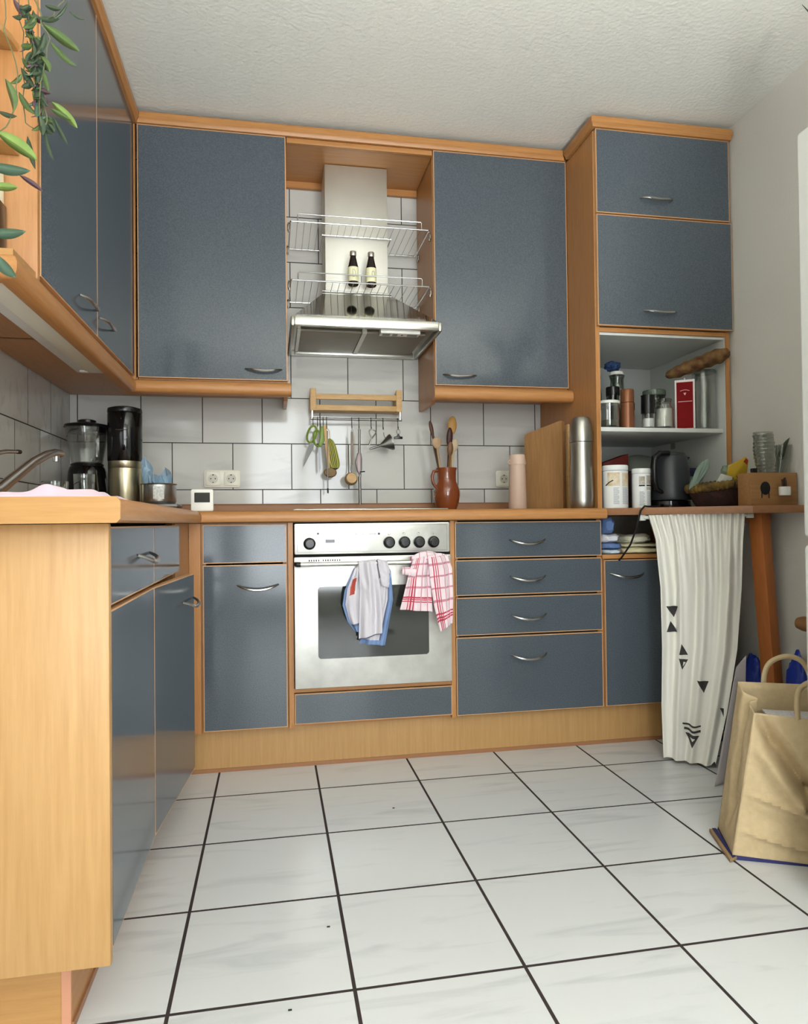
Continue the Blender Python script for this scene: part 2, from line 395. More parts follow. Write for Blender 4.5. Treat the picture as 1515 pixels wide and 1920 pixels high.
# the far door stands slightly ajar, hinged on its near edge
hy = -1.431; ang = math.radians(5.2); hd = B()
def rotp(x, y): return (.612+(x-.612)*math.cos(ang)+(y-hy)*math.sin(ang), hy-(x-.612)*math.sin(ang)+(y-hy)*math.cos(ang))
hd.use(BEDGE).prism([rotp(.612, hy+.002), rotp(.6294, hy+.002), rotp(.6294, hy+.462), rotp(.612, hy+.462)], .157, .746)
hd.use(BLUE).prism([rotp(.626, hy+.005), rotp(.63, hy+.005), rotp(.63, hy+.459), rotp(.626, hy+.459)], .160, .743)
d = hd.build('door', c); d['label'] = 'door standing slightly ajar'
hx, hyy = rotp(.63, hy+.375); al = Vector(rotp(.63, hy+.4)).to_3d()-Vector(rotp(.63, hy)).to_3d()
handle(d, (hx, hyy, .675), al, Vector((al.y, -al.x, 0)))
B().use(BZ).box(.598, .6145, -.957, -.606, .15, .899).build('filler_panel', c)
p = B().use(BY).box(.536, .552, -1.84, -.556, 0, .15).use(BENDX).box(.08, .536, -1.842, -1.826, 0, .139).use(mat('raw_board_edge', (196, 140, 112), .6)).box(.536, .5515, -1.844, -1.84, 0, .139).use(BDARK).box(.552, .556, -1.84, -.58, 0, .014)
tag(p.build('plinth', base=(.5, -1.3, 0)), 'recessed plinth board under the left cabinets and their end panel', 'plinth')

# ------------------------------------------------------------------ upper units
YU = -.343
def upper(name, label, x0, x1, side, hx):
    c = thing(name, label, 'cabinet', ((x0+x1)/2, -.16, 1.457))
    b = B().use(BZ)
    for (a, e, lo) in ((x0, x0+.016, 1.457 if side != 'l' else 1.405), (x1-.016, x1, 1.457 if side != 'r' else 1.405)):
        if lo < 1.45: b.prism([(-.003, lo+.006), (-.10, lo), (-.25, lo), (-.30, lo+.02), (-.324, 1.457), (-.324, 2.462), (-.003, 2.462)], a, e, plane='yz')
        else: b.box(a, e, -.324, -.003, lo, 2.462)
    b.use(BX).box(x0+.016, x1-.016, -.324, -.003, 1.457, 1.473).box(x0+.016, x1-.016, -.324, -.003, 2.446, 2.462).use(DARK).box(x0+.016, x1-.016, -.32, -.30, 1.473, 2.446)
    b.build('carcass', c)
    d = panel_y(c, x0+.002, x1-.002, 1.471, 2.464, YU, 'door'); handle(d, (hx, YU, 1.515), sag=.010)
    return c
upper('wall_cabinet', 'tall blue doored wall cabinet left of the extractor hood', .398, .974, 'r', .878)
upper('wall_cabinet', 'tall blue doored wall cabinet right of the extractor hood', 1.585, 2.184, 'l', 1.692)
# left wall uppers
c = thing('wall_cabinet', 'blue wall cabinet with a pair of doors on the left wall', 'cabinet', (.22, -.9, 1.457))
B().use(BZ).box(XL+.003, .372, -1.462, -1.446, 1.457, 2.462).box(XL+.003, .372, -.938, -.930, 1.457, 2.462).box(.345, .392, -.344, -.327, 1.457, 2.462).use(BY).box(XL+.003, .372, -1.446, -.33, 1.457, 1.473).box(XL+.003, .372, -1.446, -.33, 2.446, 2.462).box(XL+.003, .396, -.33, -.003, 1.457, 1.473).use(DARK).box(.35, .36, -1.446, -.35, 1.473, 2.446).build('carcass', c)
d = panel_x(c, -1.458, -.936, 1.471, 2.464, .39); handle(d, (.39, -1.06, 1.535), (0, 1, 0), (1, 0, 0), sag=.010)
d = panel_x(c, -.932, -.362, 1.471, 2.464, .39); handle(d, (.39, -.84, 1.535), (0, 1, 0), (1, 0, 0), sag=.010)
# open end shelf
c = thing('open_end_shelf', 'open beech end shelf with curved boards at the near end of left wall units', 'shelf', (.2, -1.55, 1.457))
B().use(BZ).box(XL+.003, .389, -1.480, -1.463, 1.457, 2.462, .002).build('back_panel', c)
curve = [(.352, -1.481)]+[(.06+.29-.13*(1-math.cos(k*PI/2/8)), -1.49-.135*math.sin(k*PI/2/8)) for k in range(9)]+[(XL+.003, -1.627), (XL+.003, -1.481)]
for z in (1.735, 1.975, 2.215):
    B().use(BENDX).prism(curve, z, z+.017, .002).build('shelf_board', c)
B().use(BENDX).prism([(XL+.003, -1.481), (.385, -1.481), (.385, -1.62), (XL+.003, -1.62)], 1.457, 1.472).build('base_board', c)
B().use(BENDX).prism(curve, 2.446, 2.462).build('top_board', c)
# pelmets: rounded mouldings under the uppers
def bar(poly_run, prof, b):
    """sweep a closed profile (out, z) along a run of (point, outward) stations"""
    rings = [[b.bm.verts.new(Vector((p[0]+o[0]*d, p[1]+o[1]*d, z))) for d, z in prof] for p, o in poly_run]
    n = len(prof); fs = []
    for A, C in zip(rings, rings[1:]):
        for k in range(n): fs.append(b.bm.faces.new([A[k], A[(k+1) % n], C[(k+1) % n], C[k]]))
    fs.append(b.bm.faces.new(rings[0][::-1])); fs.append(b.bm.faces.new(rings[-1])); b._t(fs, True); return b
PELP = [(0, 1.405), (.028, 1.405), (.038, 1.411), (.043, 1.422), (.043, 1.438), (.038, 1.450), (.028, 1.456), (0, 1.456)]
tag(bar([((.357, -.345+.0), (1, -1)), ((.985, -.345), (0, -1))], PELP, B().use(BX)).build('pelmet_moulding'), 'rounded beech pelmet under the wall cabinet left of the hood', 'moulding')
tag(bar([((1.572, -.345), (0, -1)), ((2.184, -.345), (0, -1))], PELP, B().use(BX)).build('pelmet_moulding'), 'rounded beech pelmet under the wall cabinet right of the hood', 'moulding')
tag(bar([((XL+.004, -1.60), (0, -1)), ((.357, -1.60), (1, -1)), ((.357, -.346), (1, -1))], PELP, B().use(BY)).build('pelmet_moulding'), 'long rounded beech pelmet under the left wall units', 'moulding')
CORP = [(0, 2.464), (.012, 2.464), (.016, 2.474), (.022, 2.480), (.022, 2.500), (.016, 2.507), (0, 2.507)]
tag(bar([((.388, -1.62), (1, 0)), ((.388, -.343), (1, -1))], CORP, B().use(BY)).build('cornice_moulding'), 'beech cornice on top of the left wall cabinets', 'moulding')
tag(bar([((.390, -.342), (1, -1)), ((2.183, -.342), (-1, -1)), ], CORP, B().use(BX)).build('cornice_moulding'), 'long beech cornice on top of the cabinets beside the hood', 'moulding')
tag(bar([((2.186, -.366), (-1, 0)), ((2.186, -.612), (-1, -1)), ((2.790, -.612), (0, -1))], CORP, B().use(BX)).build('cornice_moulding'), 'beech cornice wrapping the top of the tall cabinet', 'moulding')
# bridge over the hood
c = thing('hood_bridge_shelf', 'beech bridging panel between the two wall cabinets above the hood', 'shelf', (1.28, -.17, 2.44))
B().use(BX).box(.976, 1.583, -.322, -.003, 2.444, 2.462).build('top_board', c)
B().use(BX).box(.976, 1.583, -.343, -.323, 2.442, 2.463, .002).build('front_rail', c)
B().use(BX).box(.976, 1.583, -.022, -.003, 2.414, 2.443).build('back_rail', c)
# under cabinet lights
def ulight(label, x0, x1, y0, y1, ax):
    c = thing('under_cabinet_light', label, 'lamp', ((x0+x1)/2, (y0+y1)/2, 1.43))
    B().use(PLASTW).box(x0, x1, y0, y1, 1.436, 1.4565, .004).build('housing', c)
    if ax == 'y': B().use(mat('lamp_diffuser', (232, 230, 214), .5)).box(x0+.04, x1-.008, y0+.02, y1-.06, 1.430, 1.4355, .003).build('diffuser', c); B().use(PLASTW).box(x0+.02, x0+.045, y1-.05, y1-.03, 1.430, 1.4355).build('switch', c)
    else: B().use(mat('lamp_diffuser', (232, 230, 214), .5)).box(x0+.05, x1-.02, y0+.01, y1-.03, 1.430, 1.4355, .003).build('diffuser', c); B().use(PLASTW).box(x0+.015, x0+.035, y0+.02, y0+.045, 1.430, 1.4355).build('switch', c)
ulight('slim white strip light under the left wall cabinets', .235, .352, -1.55, -.56, 'y')
ulight('slim white strip light under the wall cabinet left of the hood', .50, .955, -.30, -.20, 'x')
ulight('slim white strip light under the wall cabinet right of the hood', 1.70, 2.12, -.30, -.20, 'x')

# ------------------------------------------------------------------ tall unit
c = thing('tall_cabinet', 'tall cabinet with two flap doors above an open white compartment', 'cabinet', (2.485, -.3, .943))
B().use(BZ).box(2.186, 2.204, -.594, -.003, .9435, 2.462).build('side_panel', c)
B().use(BZ).box(2.767, 2.785, -.594, -.003, .9435, 2.462).build('side_panel', c)
b = B().use(WHITE).box(2.2045, 2.2065, -.590, -.012, .9435, 1.652).box(2.7645, 2.7665, -.590, -.012, .9435, 1.652).box(2.2065, 2.7645, -.012, -.004, .9435, 1.652)
b.box(2.2065, 2.7645, -.585, -.012, 1.642, 1.652); b.build('lining', c)
for z0, z1 in ((1.6525, 1.670), (2.112, 2.128), (2.444, 2.462)): B().use(BX).box(2.2045, 2.7665, -.594, -.004, z0, z1).build('rail', c)
B().use(WHITE).box(2.207, 2.764, -.575, -.014, 1.254, 1.271, .001).build('shelf_board', c)
B().use(STEELD).box(2.7595, 2.7642, -.22, -.19, 1.225, 1.252).build('shelf_bracket', c)
d = panel_y(c, 2.190, 2.783, 2.126, 2.463, -.614, 'flap_door'); handle(d, (2.452, -.614, 2.196), sag=.010)
d = panel_y(c, 2.190, 2.790, 1.673, 2.119, -.614, 'flap_door'); handle(d, (2.462, -.614, 1.738), sag=.010)

# ------------------------------------------------------------------ oven
c = thing('built_in_oven', 'stainless steel built in oven with black knobs and towels on its handle', 'oven', (1.275, -.3, .295))
B().use(DARK).box(.985, 1.568, -.60, -.02, .293, .898).build('body', c)
cp = B().use(STEELH).prism(rrect(.986, 1.566, .782, .894, .005), -.625, -.601, .0015, plane='xz').build('control_panel', c)
B().use(mat('engraved_line', (150, 150, 144), .5)).box(.996, 1.556, -.6256, -.6249, .7895, .7905).box(.996, 1.556, -.6256, -.6249, .885, .886).box(.996, .997, -.6256, -.6249, .79, .886).box(1.555, 1.556, -.6256, -.6249, .79, .886).build('panel_border', cp)
for x in (1.040, 1.334, 1.392, 1.448, 1.503):
    k = B().use(BLACK).lathe([(0, 0), (.022, 0), (.0225, .004), (.021, .008), (.017, .010), (.0155, .022), (.014, .0245), (0, .025)], (x, -.6252, .821), 28, 'y').build('knob', cp)
B().use(mat('oven_display', (34, 22, 34), .12)).box(1.098, 1.132, -.6265, -.6252, .823, .835).build('display', cp)
for x, z in ((1.071, .857), (1.296, .854)): B().use(BLACK).cyl((x, -.6252, z), .0045, .001, 14, 'y').build('indicator', cp)
GREYP = mat('grey_print', (120, 120, 116), .5)
text_mesh('Constructa', .0115, Matrix.Translation((1.188, -.6254, .851)) @ FRONT, mat('dark_grey_print', (84, 84, 82), .5), 'brand_lettering', cp, .25)
for x, dx, dz in ((1.345, -.003, -.003), (1.400, -.002, .002), (1.455, .002, .003), (1.510, .003, -.003)):
    B().use(GREYP).lathe([(.0042, 0), (.0048, 0), (.0048, .0004), (.0042, .0004), (.0042, 0)], (x-.01, -.6252, .853), 16, 'y').cyl((x-.01+dx, -.6252, .853+dz), .0017, .0006, 10, 'y').build('hob_symbol', cp)
for bxs in ([(1.036, 1.044, .8545, .856), (1.042, 1.044, .848, .8546)], [(1.093, 1.099, .853, .8545), (1.095, 1.097, .8544, .858)], [(1.105, 1.111, .853, .8545), (1.107, 1.109, .8544, .858)], [(1.122, 1.133, .859, .8605)], [(1.122, 1.133, .852, .8535)]):
    sy = B().use(GREYP)
    for x0_, x1_, z0_, z1_ in bxs: sy.box(x0_, x1_, -.6256, -.6251, z0_, z1_)
    sy.build('panel_symbol', cp)
for x, t_ in ((1.236, 'system'), (1.272, 'electronic')): text_mesh(t_, .0065, Matrix.Translation((x, -.6254, .852)) @ FRONT, GREYP, 'small_lettering', cp)
do = B().use(STEELH).prism(rrect(.984, 1.568, .297, .772, .004), -.632, -.605, .0015, plane='xz').build('oven_door', c)
B().use(OVENG).prism(rrect(1.068, 1.480, .402, .664, .012), -.6335, -.6318, plane='xz').build('window', do)
v = B().use(BLACKM)
for k in range(14):
    if k == 5: continue
    v.box(1.036+k*.0085, 1.0405+k*.0085, -.6326, -.6315, .756, .763)
v.build('vent_slots', do)
hb = B().use(STEEL).tube([(.999, -.664, .748), (1.540, -.664, .748)], .0085, 14).use(BLACK).tube([(.991, -.632, .748), (.992, -.655, .748), (.996, -.664, .748), (1.006, -.664, .748)], .0095, 12).tube([(1.548, -.632, .748), (1.547, -.655, .748), (1.543, -.664, .748), (1.533, -.664, .748)], .0095, 12)
hb.build('handle', do)
# hob
c = thing('hob', 'flat built in hob with steel rim on the worktop above the oven', 'hob', (1.28, -.33, ZT))
B().use(STEEL).box(.985, 1.575, -.575, -.065, ZT+.0003, ZT+.005, .002).build('rim', c)
B().use(OVENG).box(.992, 1.568, -.568, -.072, ZT+.005, ZT+.0065).build('glass_plate', c)

# ------------------------------------------------------------------ extractor hood
CHIM = mat('satin_chimney_steel', (206, 204, 196), .55, 1, noise=.06, nscale=8)
c = thing('extractor_hood', 'stainless steel chimney extractor hood between the wall cabinets', 'extractor hood', (1.28, -.25, 1.652))
B().use(CHIM).box(1.140, 1.412, -.2, -.024, 1.885, 2.441, .0015).build('chimney', c)
can = B().use(mat('polished_canopy_steel', (190, 190, 184), .09, 1)); t = can.bm
lo = [t.verts.new(Vector(p)) for p in ((.990, -.490, 1.690), (1.572, -.490, 1.690), (1.572, -.004, 1.690), (.990, -.004, 1.690))]
up = [t.verts.new(Vector(p)) for p in ((1.137, -.206, 1.886), (1.415, -.206, 1.886), (1.415, -.006, 1.886), (1.137, -.006, 1.886))]
can._t([t.faces.new([lo[i], lo[(i+1) % 4], up[(i+1) % 4], up[i]]) for i in range(4)]+[t.faces.new(up)])
can.build('canopy', c)
# hollow rim built as four walls
b = B().use(mat('bright_steel_rim', (228, 228, 222), .22, 1)).box(.996, 1.566, -.502, -.484, 1.655, 1.692, .006)
b.use(STEELD).box(.983, .998, -.500, -.003, 1.653, 1.691, .005).box(1.564, 1.579, -.500, -.003, 1.653, 1.691, .005).box(.998, 1.564, -.02, -.003, 1.653, 1.691).build('rim', c)
B().use(STEELD).box(.998, 1.564, -.484, -.02, 1.676, 1.684).build('underside', c)
for x0, x1 in ((1.025, 1.272), (1.290, 1.537)):
    B().use(FILTER).box(x0, x1, -.385, -.05, 1.664, 1.676, .003).build('grease_filter', c)
for a, e in ((1.272, 1.290), (1.012, 1.025)): B().use(mat('hood_cross_bar', (196, 194, 184), .35, .6)).box(a, e, -.40, -.045, 1.660, 1.676).build('filter_bar', c)
B().use(STEEL).box(1.012, 1.55, -.048, -.022, 1.654, 1.676, .003).build('rear_clip_rail', c)
ct = B().use(PLASTW).box(1.335, 1.495, -.475, -.425, 1.645, 1.676, .002).build('control_unit', c)
B().use(GREYP).box(1.345, 1.375, -.465, -.437, 1.6438, 1.6452).box(1.385, 1.405, -.465, -.437, 1.6438, 1.6452).box(1.445, 1.485, -.465, -.437, 1.6438, 1.6452).use(BLACK).box(1.42, 1.428, -.456, -.446, 1.6436, 1.6452).build('switches', ct)

# ------------------------------------------------------------------ wire shelves
def wire_shelf(z, label):
    c = thing('wire_shelf', label, 'shelf', (1.28, -.18, z))
    x0, x1, yb, yf, cx0, cx1, yc = .990, 1.570, -.04, -.325, 1.128, 1.424, -.212
    B().use(CHROME).tube([(x0, yb, z), (x0, yf, z), (x0+.004, yf-.004, z), (x1-.004, yf-.004, z), (x1, yf, z), (x1, yb, z), (cx1, yb, z), (cx1, yc, z), (cx0, yc, z), (cx0, yb, z)], .0032, 8, closed=True).build('frame', c)
    w = B().use(CHROME); x = x0+.028
    while x < x1-.01:
        w.tube([(x, yf-.003, z-.003), (x, yc if cx0 < x < cx1 else yb, z-.003)], .0013, 6); x += .0285
    w.build('grid_wires', c)
    B().use(CHROME).tube([(x0+.03, yf+.01, z), (x0+.03, yf+.01, z+.034), (x0+.034, yf+.01, z+.038), (x1-.034, yf+.01, z+.038), (x1-.03, yf+.01, z+.034), (x1-.03, yf+.01, z)], .0025, 8).tube([(1.28, yf+.01, z), (1.28, yf+.01, z+.038)], .0015, 6).build('front_rail', c)
    for xx, s in ((x0-.006, -1), (x1+.006, 1)):
        for yy in (yf+.02, yb-.02):
            h = B().use(CHROME).tube([(xx-s*.004, yy, z), (xx+s*.001, yy, z+.004), (xx+s*.004, yy, z-.008), (xx+s*.004, yy, z-.03)], .003, 8)
            h.cyl((xx, yy, z-.036), .005, .01, 10, 'z'); h.build('hook_bracket', c)
wire_shelf(2.128, 'upper chrome wire shelf in front of the hood chimney')
wire_shelf(1.888, 'lower chrome wire shelf above the hood carrying two bottles')
PAPER = mat('cream_label', (232, 228, 190), .6)
def bottle(x, label, logo):
    c = thing('juice_bottle', label, 'bottle', (x, -.285, 1.892), 'small dark bottles on the wire shelf')
    B().use(mat('dark_brown_glass', (26, 12, 12), .08, spec=.7)).lathe([(0, 0), (.019, 0), (.022, .003), (.022, .078), (.020, .085), (.0125, .118), (.0115, .128), (0, .128)], (x, -.285, 1.892)).build('body', c)
    lb = B().use(PAPER).lathe([(.0223, .014), (.0226, .014), (.0226, .074), (.0223, .074)], (x, -.285, 1.892)).build('label_band', c)
    g = B().use(mat('pale_blue_print', (128, 160, 170), .6))
    cxx = x+logo*.006
    def onb(dx, z):  # point on the label cylinder
        a = math.asin(max(-.9, min(.9, (cxx-x+dx)/.0229))); return Vector((x+.0229*math.sin(a), -.285-.0229*math.cos(a), 1.892+z))
    if logo == 0:
        pts = [(-.004, .030), (-.004, .062), (.002, .061), (.006, .053), (.007, .045), (.005, .036), (0, .031)]
    else:
        pts = [(-.006, .047), (-.004, .056), (0, .059), (.004, .056), (.006, .047), (.004, .037), (0, .034), (-.004, .037)]
    g.tube([onb(*q) for q in pts], .0011, 6, closed=True); g.build('printed_emblem', lb)
    B().use(mat('silver_cap', (205, 203, 195), .3, .9)).lathe([(0, .124), (.013, .124), (.0138, .126), (.0135, .142), (.012, .144), (0, .144)], (x, -.285, 1.892)).build('cap', c)
bottle(1.250, 'left one of two small dark bottles with cream labels on wire shelf', 0)
bottle(1.326, 'right one of two small dark bottles with cream labels on wire shelf', 1)
# ------------------------------------------------------------------ added floor lamp holding the uplight, unseen behind the camera
c = thing('added_floor_lamp', 'added black floor lamp with an upward bowl, unseen behind the camera', 'lamp', (1.75, -3.75, 0))
B().use(BLACK).lathe([(0, 0), (.14, 0), (.14, .012), (.02, .025), (0, .025)], (1.75, -3.75, 0)).build('base', c)
B().use(BLACK).cyl((1.75, -3.75, .02), .011, 1.08).build('pole', c)
B().use(mat('added_lamp_bowl', (225, 222, 214), .5)).lathe([(.02, 1.08), (.10, 1.09), (.19, 1.14), (.235, 1.20), (.239, 1.20), (.195, 1.135), (.10, 1.082), (.02, 1.072)], (1.75, -3.75, 0)).build('added_lamp_shade', c)

# ------------------------------------------------------------------ sockets
def socket(x0, n, label):
    c = thing('power_socket', label, 'socket', (x0+.039*n, -.005, 1.058))
    w = .0775; pl = mat('socket_ivory', (224, 222, 208), .3)
    B().use(pl).prism(rrect(x0, x0+w*n+.002, 1.058, 1.136, .010), -.009, -.0005, .002, plane='xz').build('frame', c)
    for k in range(n):
        cx, cz = x0+w*(k+.5)+.001, 1.097
        ins = B().use(pl).prism(rrect(cx-.031, cx+.031, cz-.031, cz+.031, .008), -.0125, -.009, .0012, plane='xz')
        ins.build('socket_insert', c)
        B().use(mat('socket_well', (196, 194, 180), .4)).lathe([(.0205, .0), (.0205, .0012), (.0192, .0012), (.0188, 0.0002), (0, .0002)], (cx, -.0125, cz), 30, 'y').build('well', c)
        h = B().use(BLACKM)
        for dx, dz, r in ((-.0095, 0, .0028), (.0095, 0, .0028), (0, .0165, .0030), (0, -.0165, .0026)): h.cyl((cx+dx, -.0126, cz+dz), r, .0006, 10, 'y')
        h.build('contacts', c)
socket(.612, 2, 'double white wall socket on the tiles left of the oven')
socket(1.955, 1, 'single white wall socket half hidden behind the beige bottle')

# ------------------------------------------------------------------ indoor thermometer
c = thing('digital_thermometer', 'small square white thermometer with black display at worktop corner', 'thermometer', (.642, -.54, ZT))
B().use(PLASTW).prism(rrect(.617, .696, ZT+.001, 1.024, .006), -.548, -.530, .002, plane='xz').build('housing', c)
B().use(mat('lcd_black', (34, 30, 26), .15)).prism(rrect(.629, .684, .976, 1.012, .002), -.5492, -.548, plane='xz').build('display', c)
B().use(PLASTW).box(.645, .670, -.53, -.505, ZT+.001, ZT+.02, .003).build('foot', c)

# ------------------------------------------------------------------ blender, coffee grinder, pan
GB = mat('gloss_black', (10, 10, 11), .08)
bc = (.187, -.235)
c = thing('blender', 'black countertop blender with a ribbed glass jug in the corner', 'blender', (bc[0], bc[1], ZT))
B().use(GB).lathe([(0, 0), (.078, 0), (.080, .006), (.077, .09), (.070, .165), (.066, .180), (.062, .186), (0, .186)], (bc[0], bc[1], ZT+.0008), 40).build('motor_base', c)
jug = B().use(GLASS)
def jr(t): return .056+.024*t
def jugfn(u, v):
    a = 2*PI*u; r = jr(v)*(1+.022*math.cos(8*a)); return Vector((bc[0]+r*math.cos(a), bc[1]+r*math.sin(a), 1.137+v*.145))
jug.surf(jugfn, 96, 10, closed_u=True)
jug.surf(lambda u, v: Vector((bc[0]+(jugfn(u, v).x-bc[0])*.93, bc[1]+(jugfn(u, v).y-bc[1])*.93, jugfn(u, v).z)), 96, 6, closed_u=True)
jg = jug.build('glass_jug', c, fix=False)
B().use(GLASS).tube([(bc[0]+.055*k, bc[1]-.08*k, z) for k, z in ((.80, 1.262), (1.02, 1.255), (1.08, 1.235), (1.0, 1.165), (.66, 1.148))], .007, 8).build('jug_handle', c)
B().use(BLACK).lathe([(0, 1.130), (.060, 1.130), (.062, 1.138), (.050, 1.146), (0, 1.146)], (bc[0], bc[1], 0)).build('jug_collar', c)
B().use(BLACK).lathe([(0, 1.262), (.068, 1.262), (.070, 1.281), (.086, 1.284), (.083, 1.294), (.045, 1.303), (.034, 1.304), (.034, 1.313), (.024, 1.317), (0, 1.317)], (bc[0], bc[1], 0), 40).build('lid', c)
gc = (.334, -.26)
c = thing('coffee_machine', 'tall coffee machine with gloss black top and steel lower part', 'coffee machine', (gc[0], gc[1], ZT))
B().use(mat('champagne_steel', (176, 168, 142), .28, 1)).lathe([(0, 0), (.061, 0), (.063, .004), (.0625, .17), (.062, .176), (.0635, .178), (.0635, .204), (0, .204)], (gc[0], gc[1], ZT+.0008), 40).build('lower_body', c)
B().use(GB).lathe([(.063, 1.148), (.0655, 1.152), (.0655, 1.335), (.064, 1.339), (0, 1.339)], (gc[0], gc[1], 0), 40).build('upper_body', c)
B().use(BLACK).lathe([(0, 1.340), (.064, 1.340), (.066, 1.346), (.064, 1.358), (.045, 1.364), (0, 1.365)], (gc[0], gc[1], 0), 40).build('lid', c)
B().use(GB).box(.285, .345, -.20, -.15, 1.10, 1.342, .008).build('water_tank', c)
B().use(STEELD).tube([(gc[0]-.022, gc[1]-.0625, 1.268), (gc[0], gc[1]-.0665, 1.268), (gc[0]+.022, gc[1]-.0625, 1.268)], .0016, 6).build('trim_line', c)
B().use(BLACKM).tube([(gc[0]+.05, gc[1]+.05, .96), (gc[0]+.075, gc[1]+.03, 1.0), (gc[0]+.07, gc[1]+.04, 1.1), (gc[0]+.045, gc[1]+.055, 1.15)], .006, 8).build('power_cord', c)

sc_ = (.478, -.30)
c = thing('kitchen_scale', 'flat grey kitchen scale under the small steel pan', 'scale', (sc_[0], sc_[1], ZT))
B().use(mat('scale_grey', (120, 118, 114), .4, .3)).box(.405, .548, -.375, -.225, ZT+.020, ZT+.034, .005).build('platform', c)
for x in (.425, .528):
    for y in (-.355, -.245): B().use(BLACK).cyl((x, y, ZT+.0005), .008, .020, 12).build('foot', c)
B().use(STEELD).box(.425, .53, -.36, -.24, ZT+.004, ZT+.018, .002).build('housing', c)
c = thing('steel_pan', 'small round steel pan with a white sticker on the scale', 'pan', (.468, -.30, ZT+.036))
B().use(CHROMED).lathe([(0, .0), (.058, .0), (.064, .005), (.066, .012), (.0655, .074), (.070, .078), (.0685, .0795), (.0635, .075), (.062, .010), (0, .006)], (.468, -.30, ZT+.035), 40).build('body', c)
def stick(u, v):
    a = -PI/2-.18+.62*u; return Vector((.468+.0664*math.cos(a), -.30+.0664*math.sin(a), ZT+.035+.018+.050*v))
B().use(mat('sticker_white', (222, 224, 220), .5, noise=.3, nscale=120)).surf(stick, 10, 4).build('sticker', c)
def crumple(cx, cy, cz, rx, ry, rz, m, name, label, cat, seed=0, amp=.35, fr=2.2, sub=4, group=None, squash=0):
    from mathutils import noise
    t = bmesh.new(); bmesh.ops.create_icosphere(t, subdivisions=sub, radius=1)
    for v in t.verts:
        p = v.co.copy(); n = noise.noise(p*fr+Vector((seed, seed*.7, 1))); n2 = abs(noise.noise(p*fr*2.3+Vector((3, seed, 1))))
        k = 1+amp*n-amp*.6*n2
        v.co = Vector((p.x*rx*k, p.y*ry*k, p.z*rz*k))
    mz = min(v.co.z for v in t.verts)
    for v in t.verts: v.co.z = max(v.co.z, mz*.8)
    mz = min(v.co.z for v in t.verts)
    for v in t.verts: v.co += Vector((cx, cy, cz-mz))
    b = B().use(m); b._merge(t, True)
    o = b.build(name, base=(cx, cy, cz)); return tag(o, label, cat, group) if label else o
BLUEP = mat('pale_blue_film', (138, 172, 198), .25, trans=.3, alpha=.85)
def film(u, v):
    a = 2*PI*u; h = .02+v*(.062+.085*max(0, math.cos(a-2.9))**2 + .040*max(0, math.cos(a-.3))**2 + .012*math.sin(5*a)); r = .05*(1-.25*v)+.012*math.sin(4*a+2*v)*v+.008*math.sin(9*a+v*3)*v
    return Vector((.468+r*math.cos(a)*1.05+(-.012*v), -.30+r*math.sin(a), ZT+.05+h))
tag(B().use(BLUEP).surf(film, 60, 10, closed_u=True, smooth=False).build('plastic_bag', base=(.468, -.3, ZT+.07), fix=False), 'crumpled pale blue plastic bag sticking out of the small pan', 'plastic bag')

def tumbler(x, y, z, r, h, label, m=GLASST):
    b = B().use(m).lathe([(0, .004), (r*.86, .004), (r*.9, .012), (r, h), (r*.96, h), (r*.82, .014), (0, .012)], (x, y, z), 28)
    return tag(b.build('drinking_glass', base=(x, y, z)), label, 'glass', 'drinking glasses by the sink')
tumbler(.178, -.62, ZT, .043, .105, 'clear drinking glass behind the tap, left of blender')
tumbler(.235, -.475, ZT, .036, .140, 'taller clear drinking glass beside the blender')

# tap
c = thing('kitchen_tap', 'chrome single lever kitchen tap over the left worktop', 'tap', (.175, -1.30, ZT))
B().use(CHROME).lathe([(0, 0), (.028, 0), (.028, .006), (.023, .012), (.022, .09), (.018, .10), (0, .102)], (.175, -1.30, ZT+.0005), 24).build('body', c)
B().use(CHROME).tube([(.185, -1.285, .965), (.215, -1.222, .990), (.238, -1.168, 1.030), (.262, -1.106, 1.073), (.282, -1.058, 1.098), (.292, -1.020, 1.108), (.299, -.985, 1.108)], [.017, .0155, .014, .0125, .0115, .011, .0105], 16).build('spout', c)
B().use(CHROME).cyl((.292, -1.008, 1.083), .0095, .022, 16).build('aerator', c)
B().use(CHROME).tube([(.17, -1.31, 1.045), (.172, -1.27, 1.062), (.178, -1.20, 1.083), (.19, -1.10, 1.102), (.196, -1.035, 1.108)], [.012, .009, .007, .006, .0055], 12).use(BLACK).tube([(.196, -1.035, 1.108), (.199, -1.018, 1.109)], .0062, 12).build('lever', c)

# pink cloth on the near end of the worktop
from mathutils import noise as NZ
def pk(u, v):
    x = .20+.42*u; y = -1.93+.36*v
    r = math.exp(-((u-.78)/.055)**2)*.014*(1-v*.3)+math.exp(-((u-.90)/.05)**2)*.006
    h = .003+.006*max(0, NZ.noise(Vector((u*5, v*4, 2)))+.35)+r+.003*math.sin(u*17+v*4)**2
    e = min(1, 12*u, 12*(1-u), 12*v, 12*(1-v)); w = .012*NZ.noise(Vector((u*6, v*6, 5)))
    return Vector((x+w, y+w, ZT+.0012+h*e))
tag(B().use(mat('pink_cloth', (204, 176, 192), .9, sheen=.3)).surf(pk, 80, 40).build('dish_cloth', base=(.4, -1.75, ZT), solid=.0016), 'crumpled pale pink cloth lying on the near end of left worktop', 'cloth')

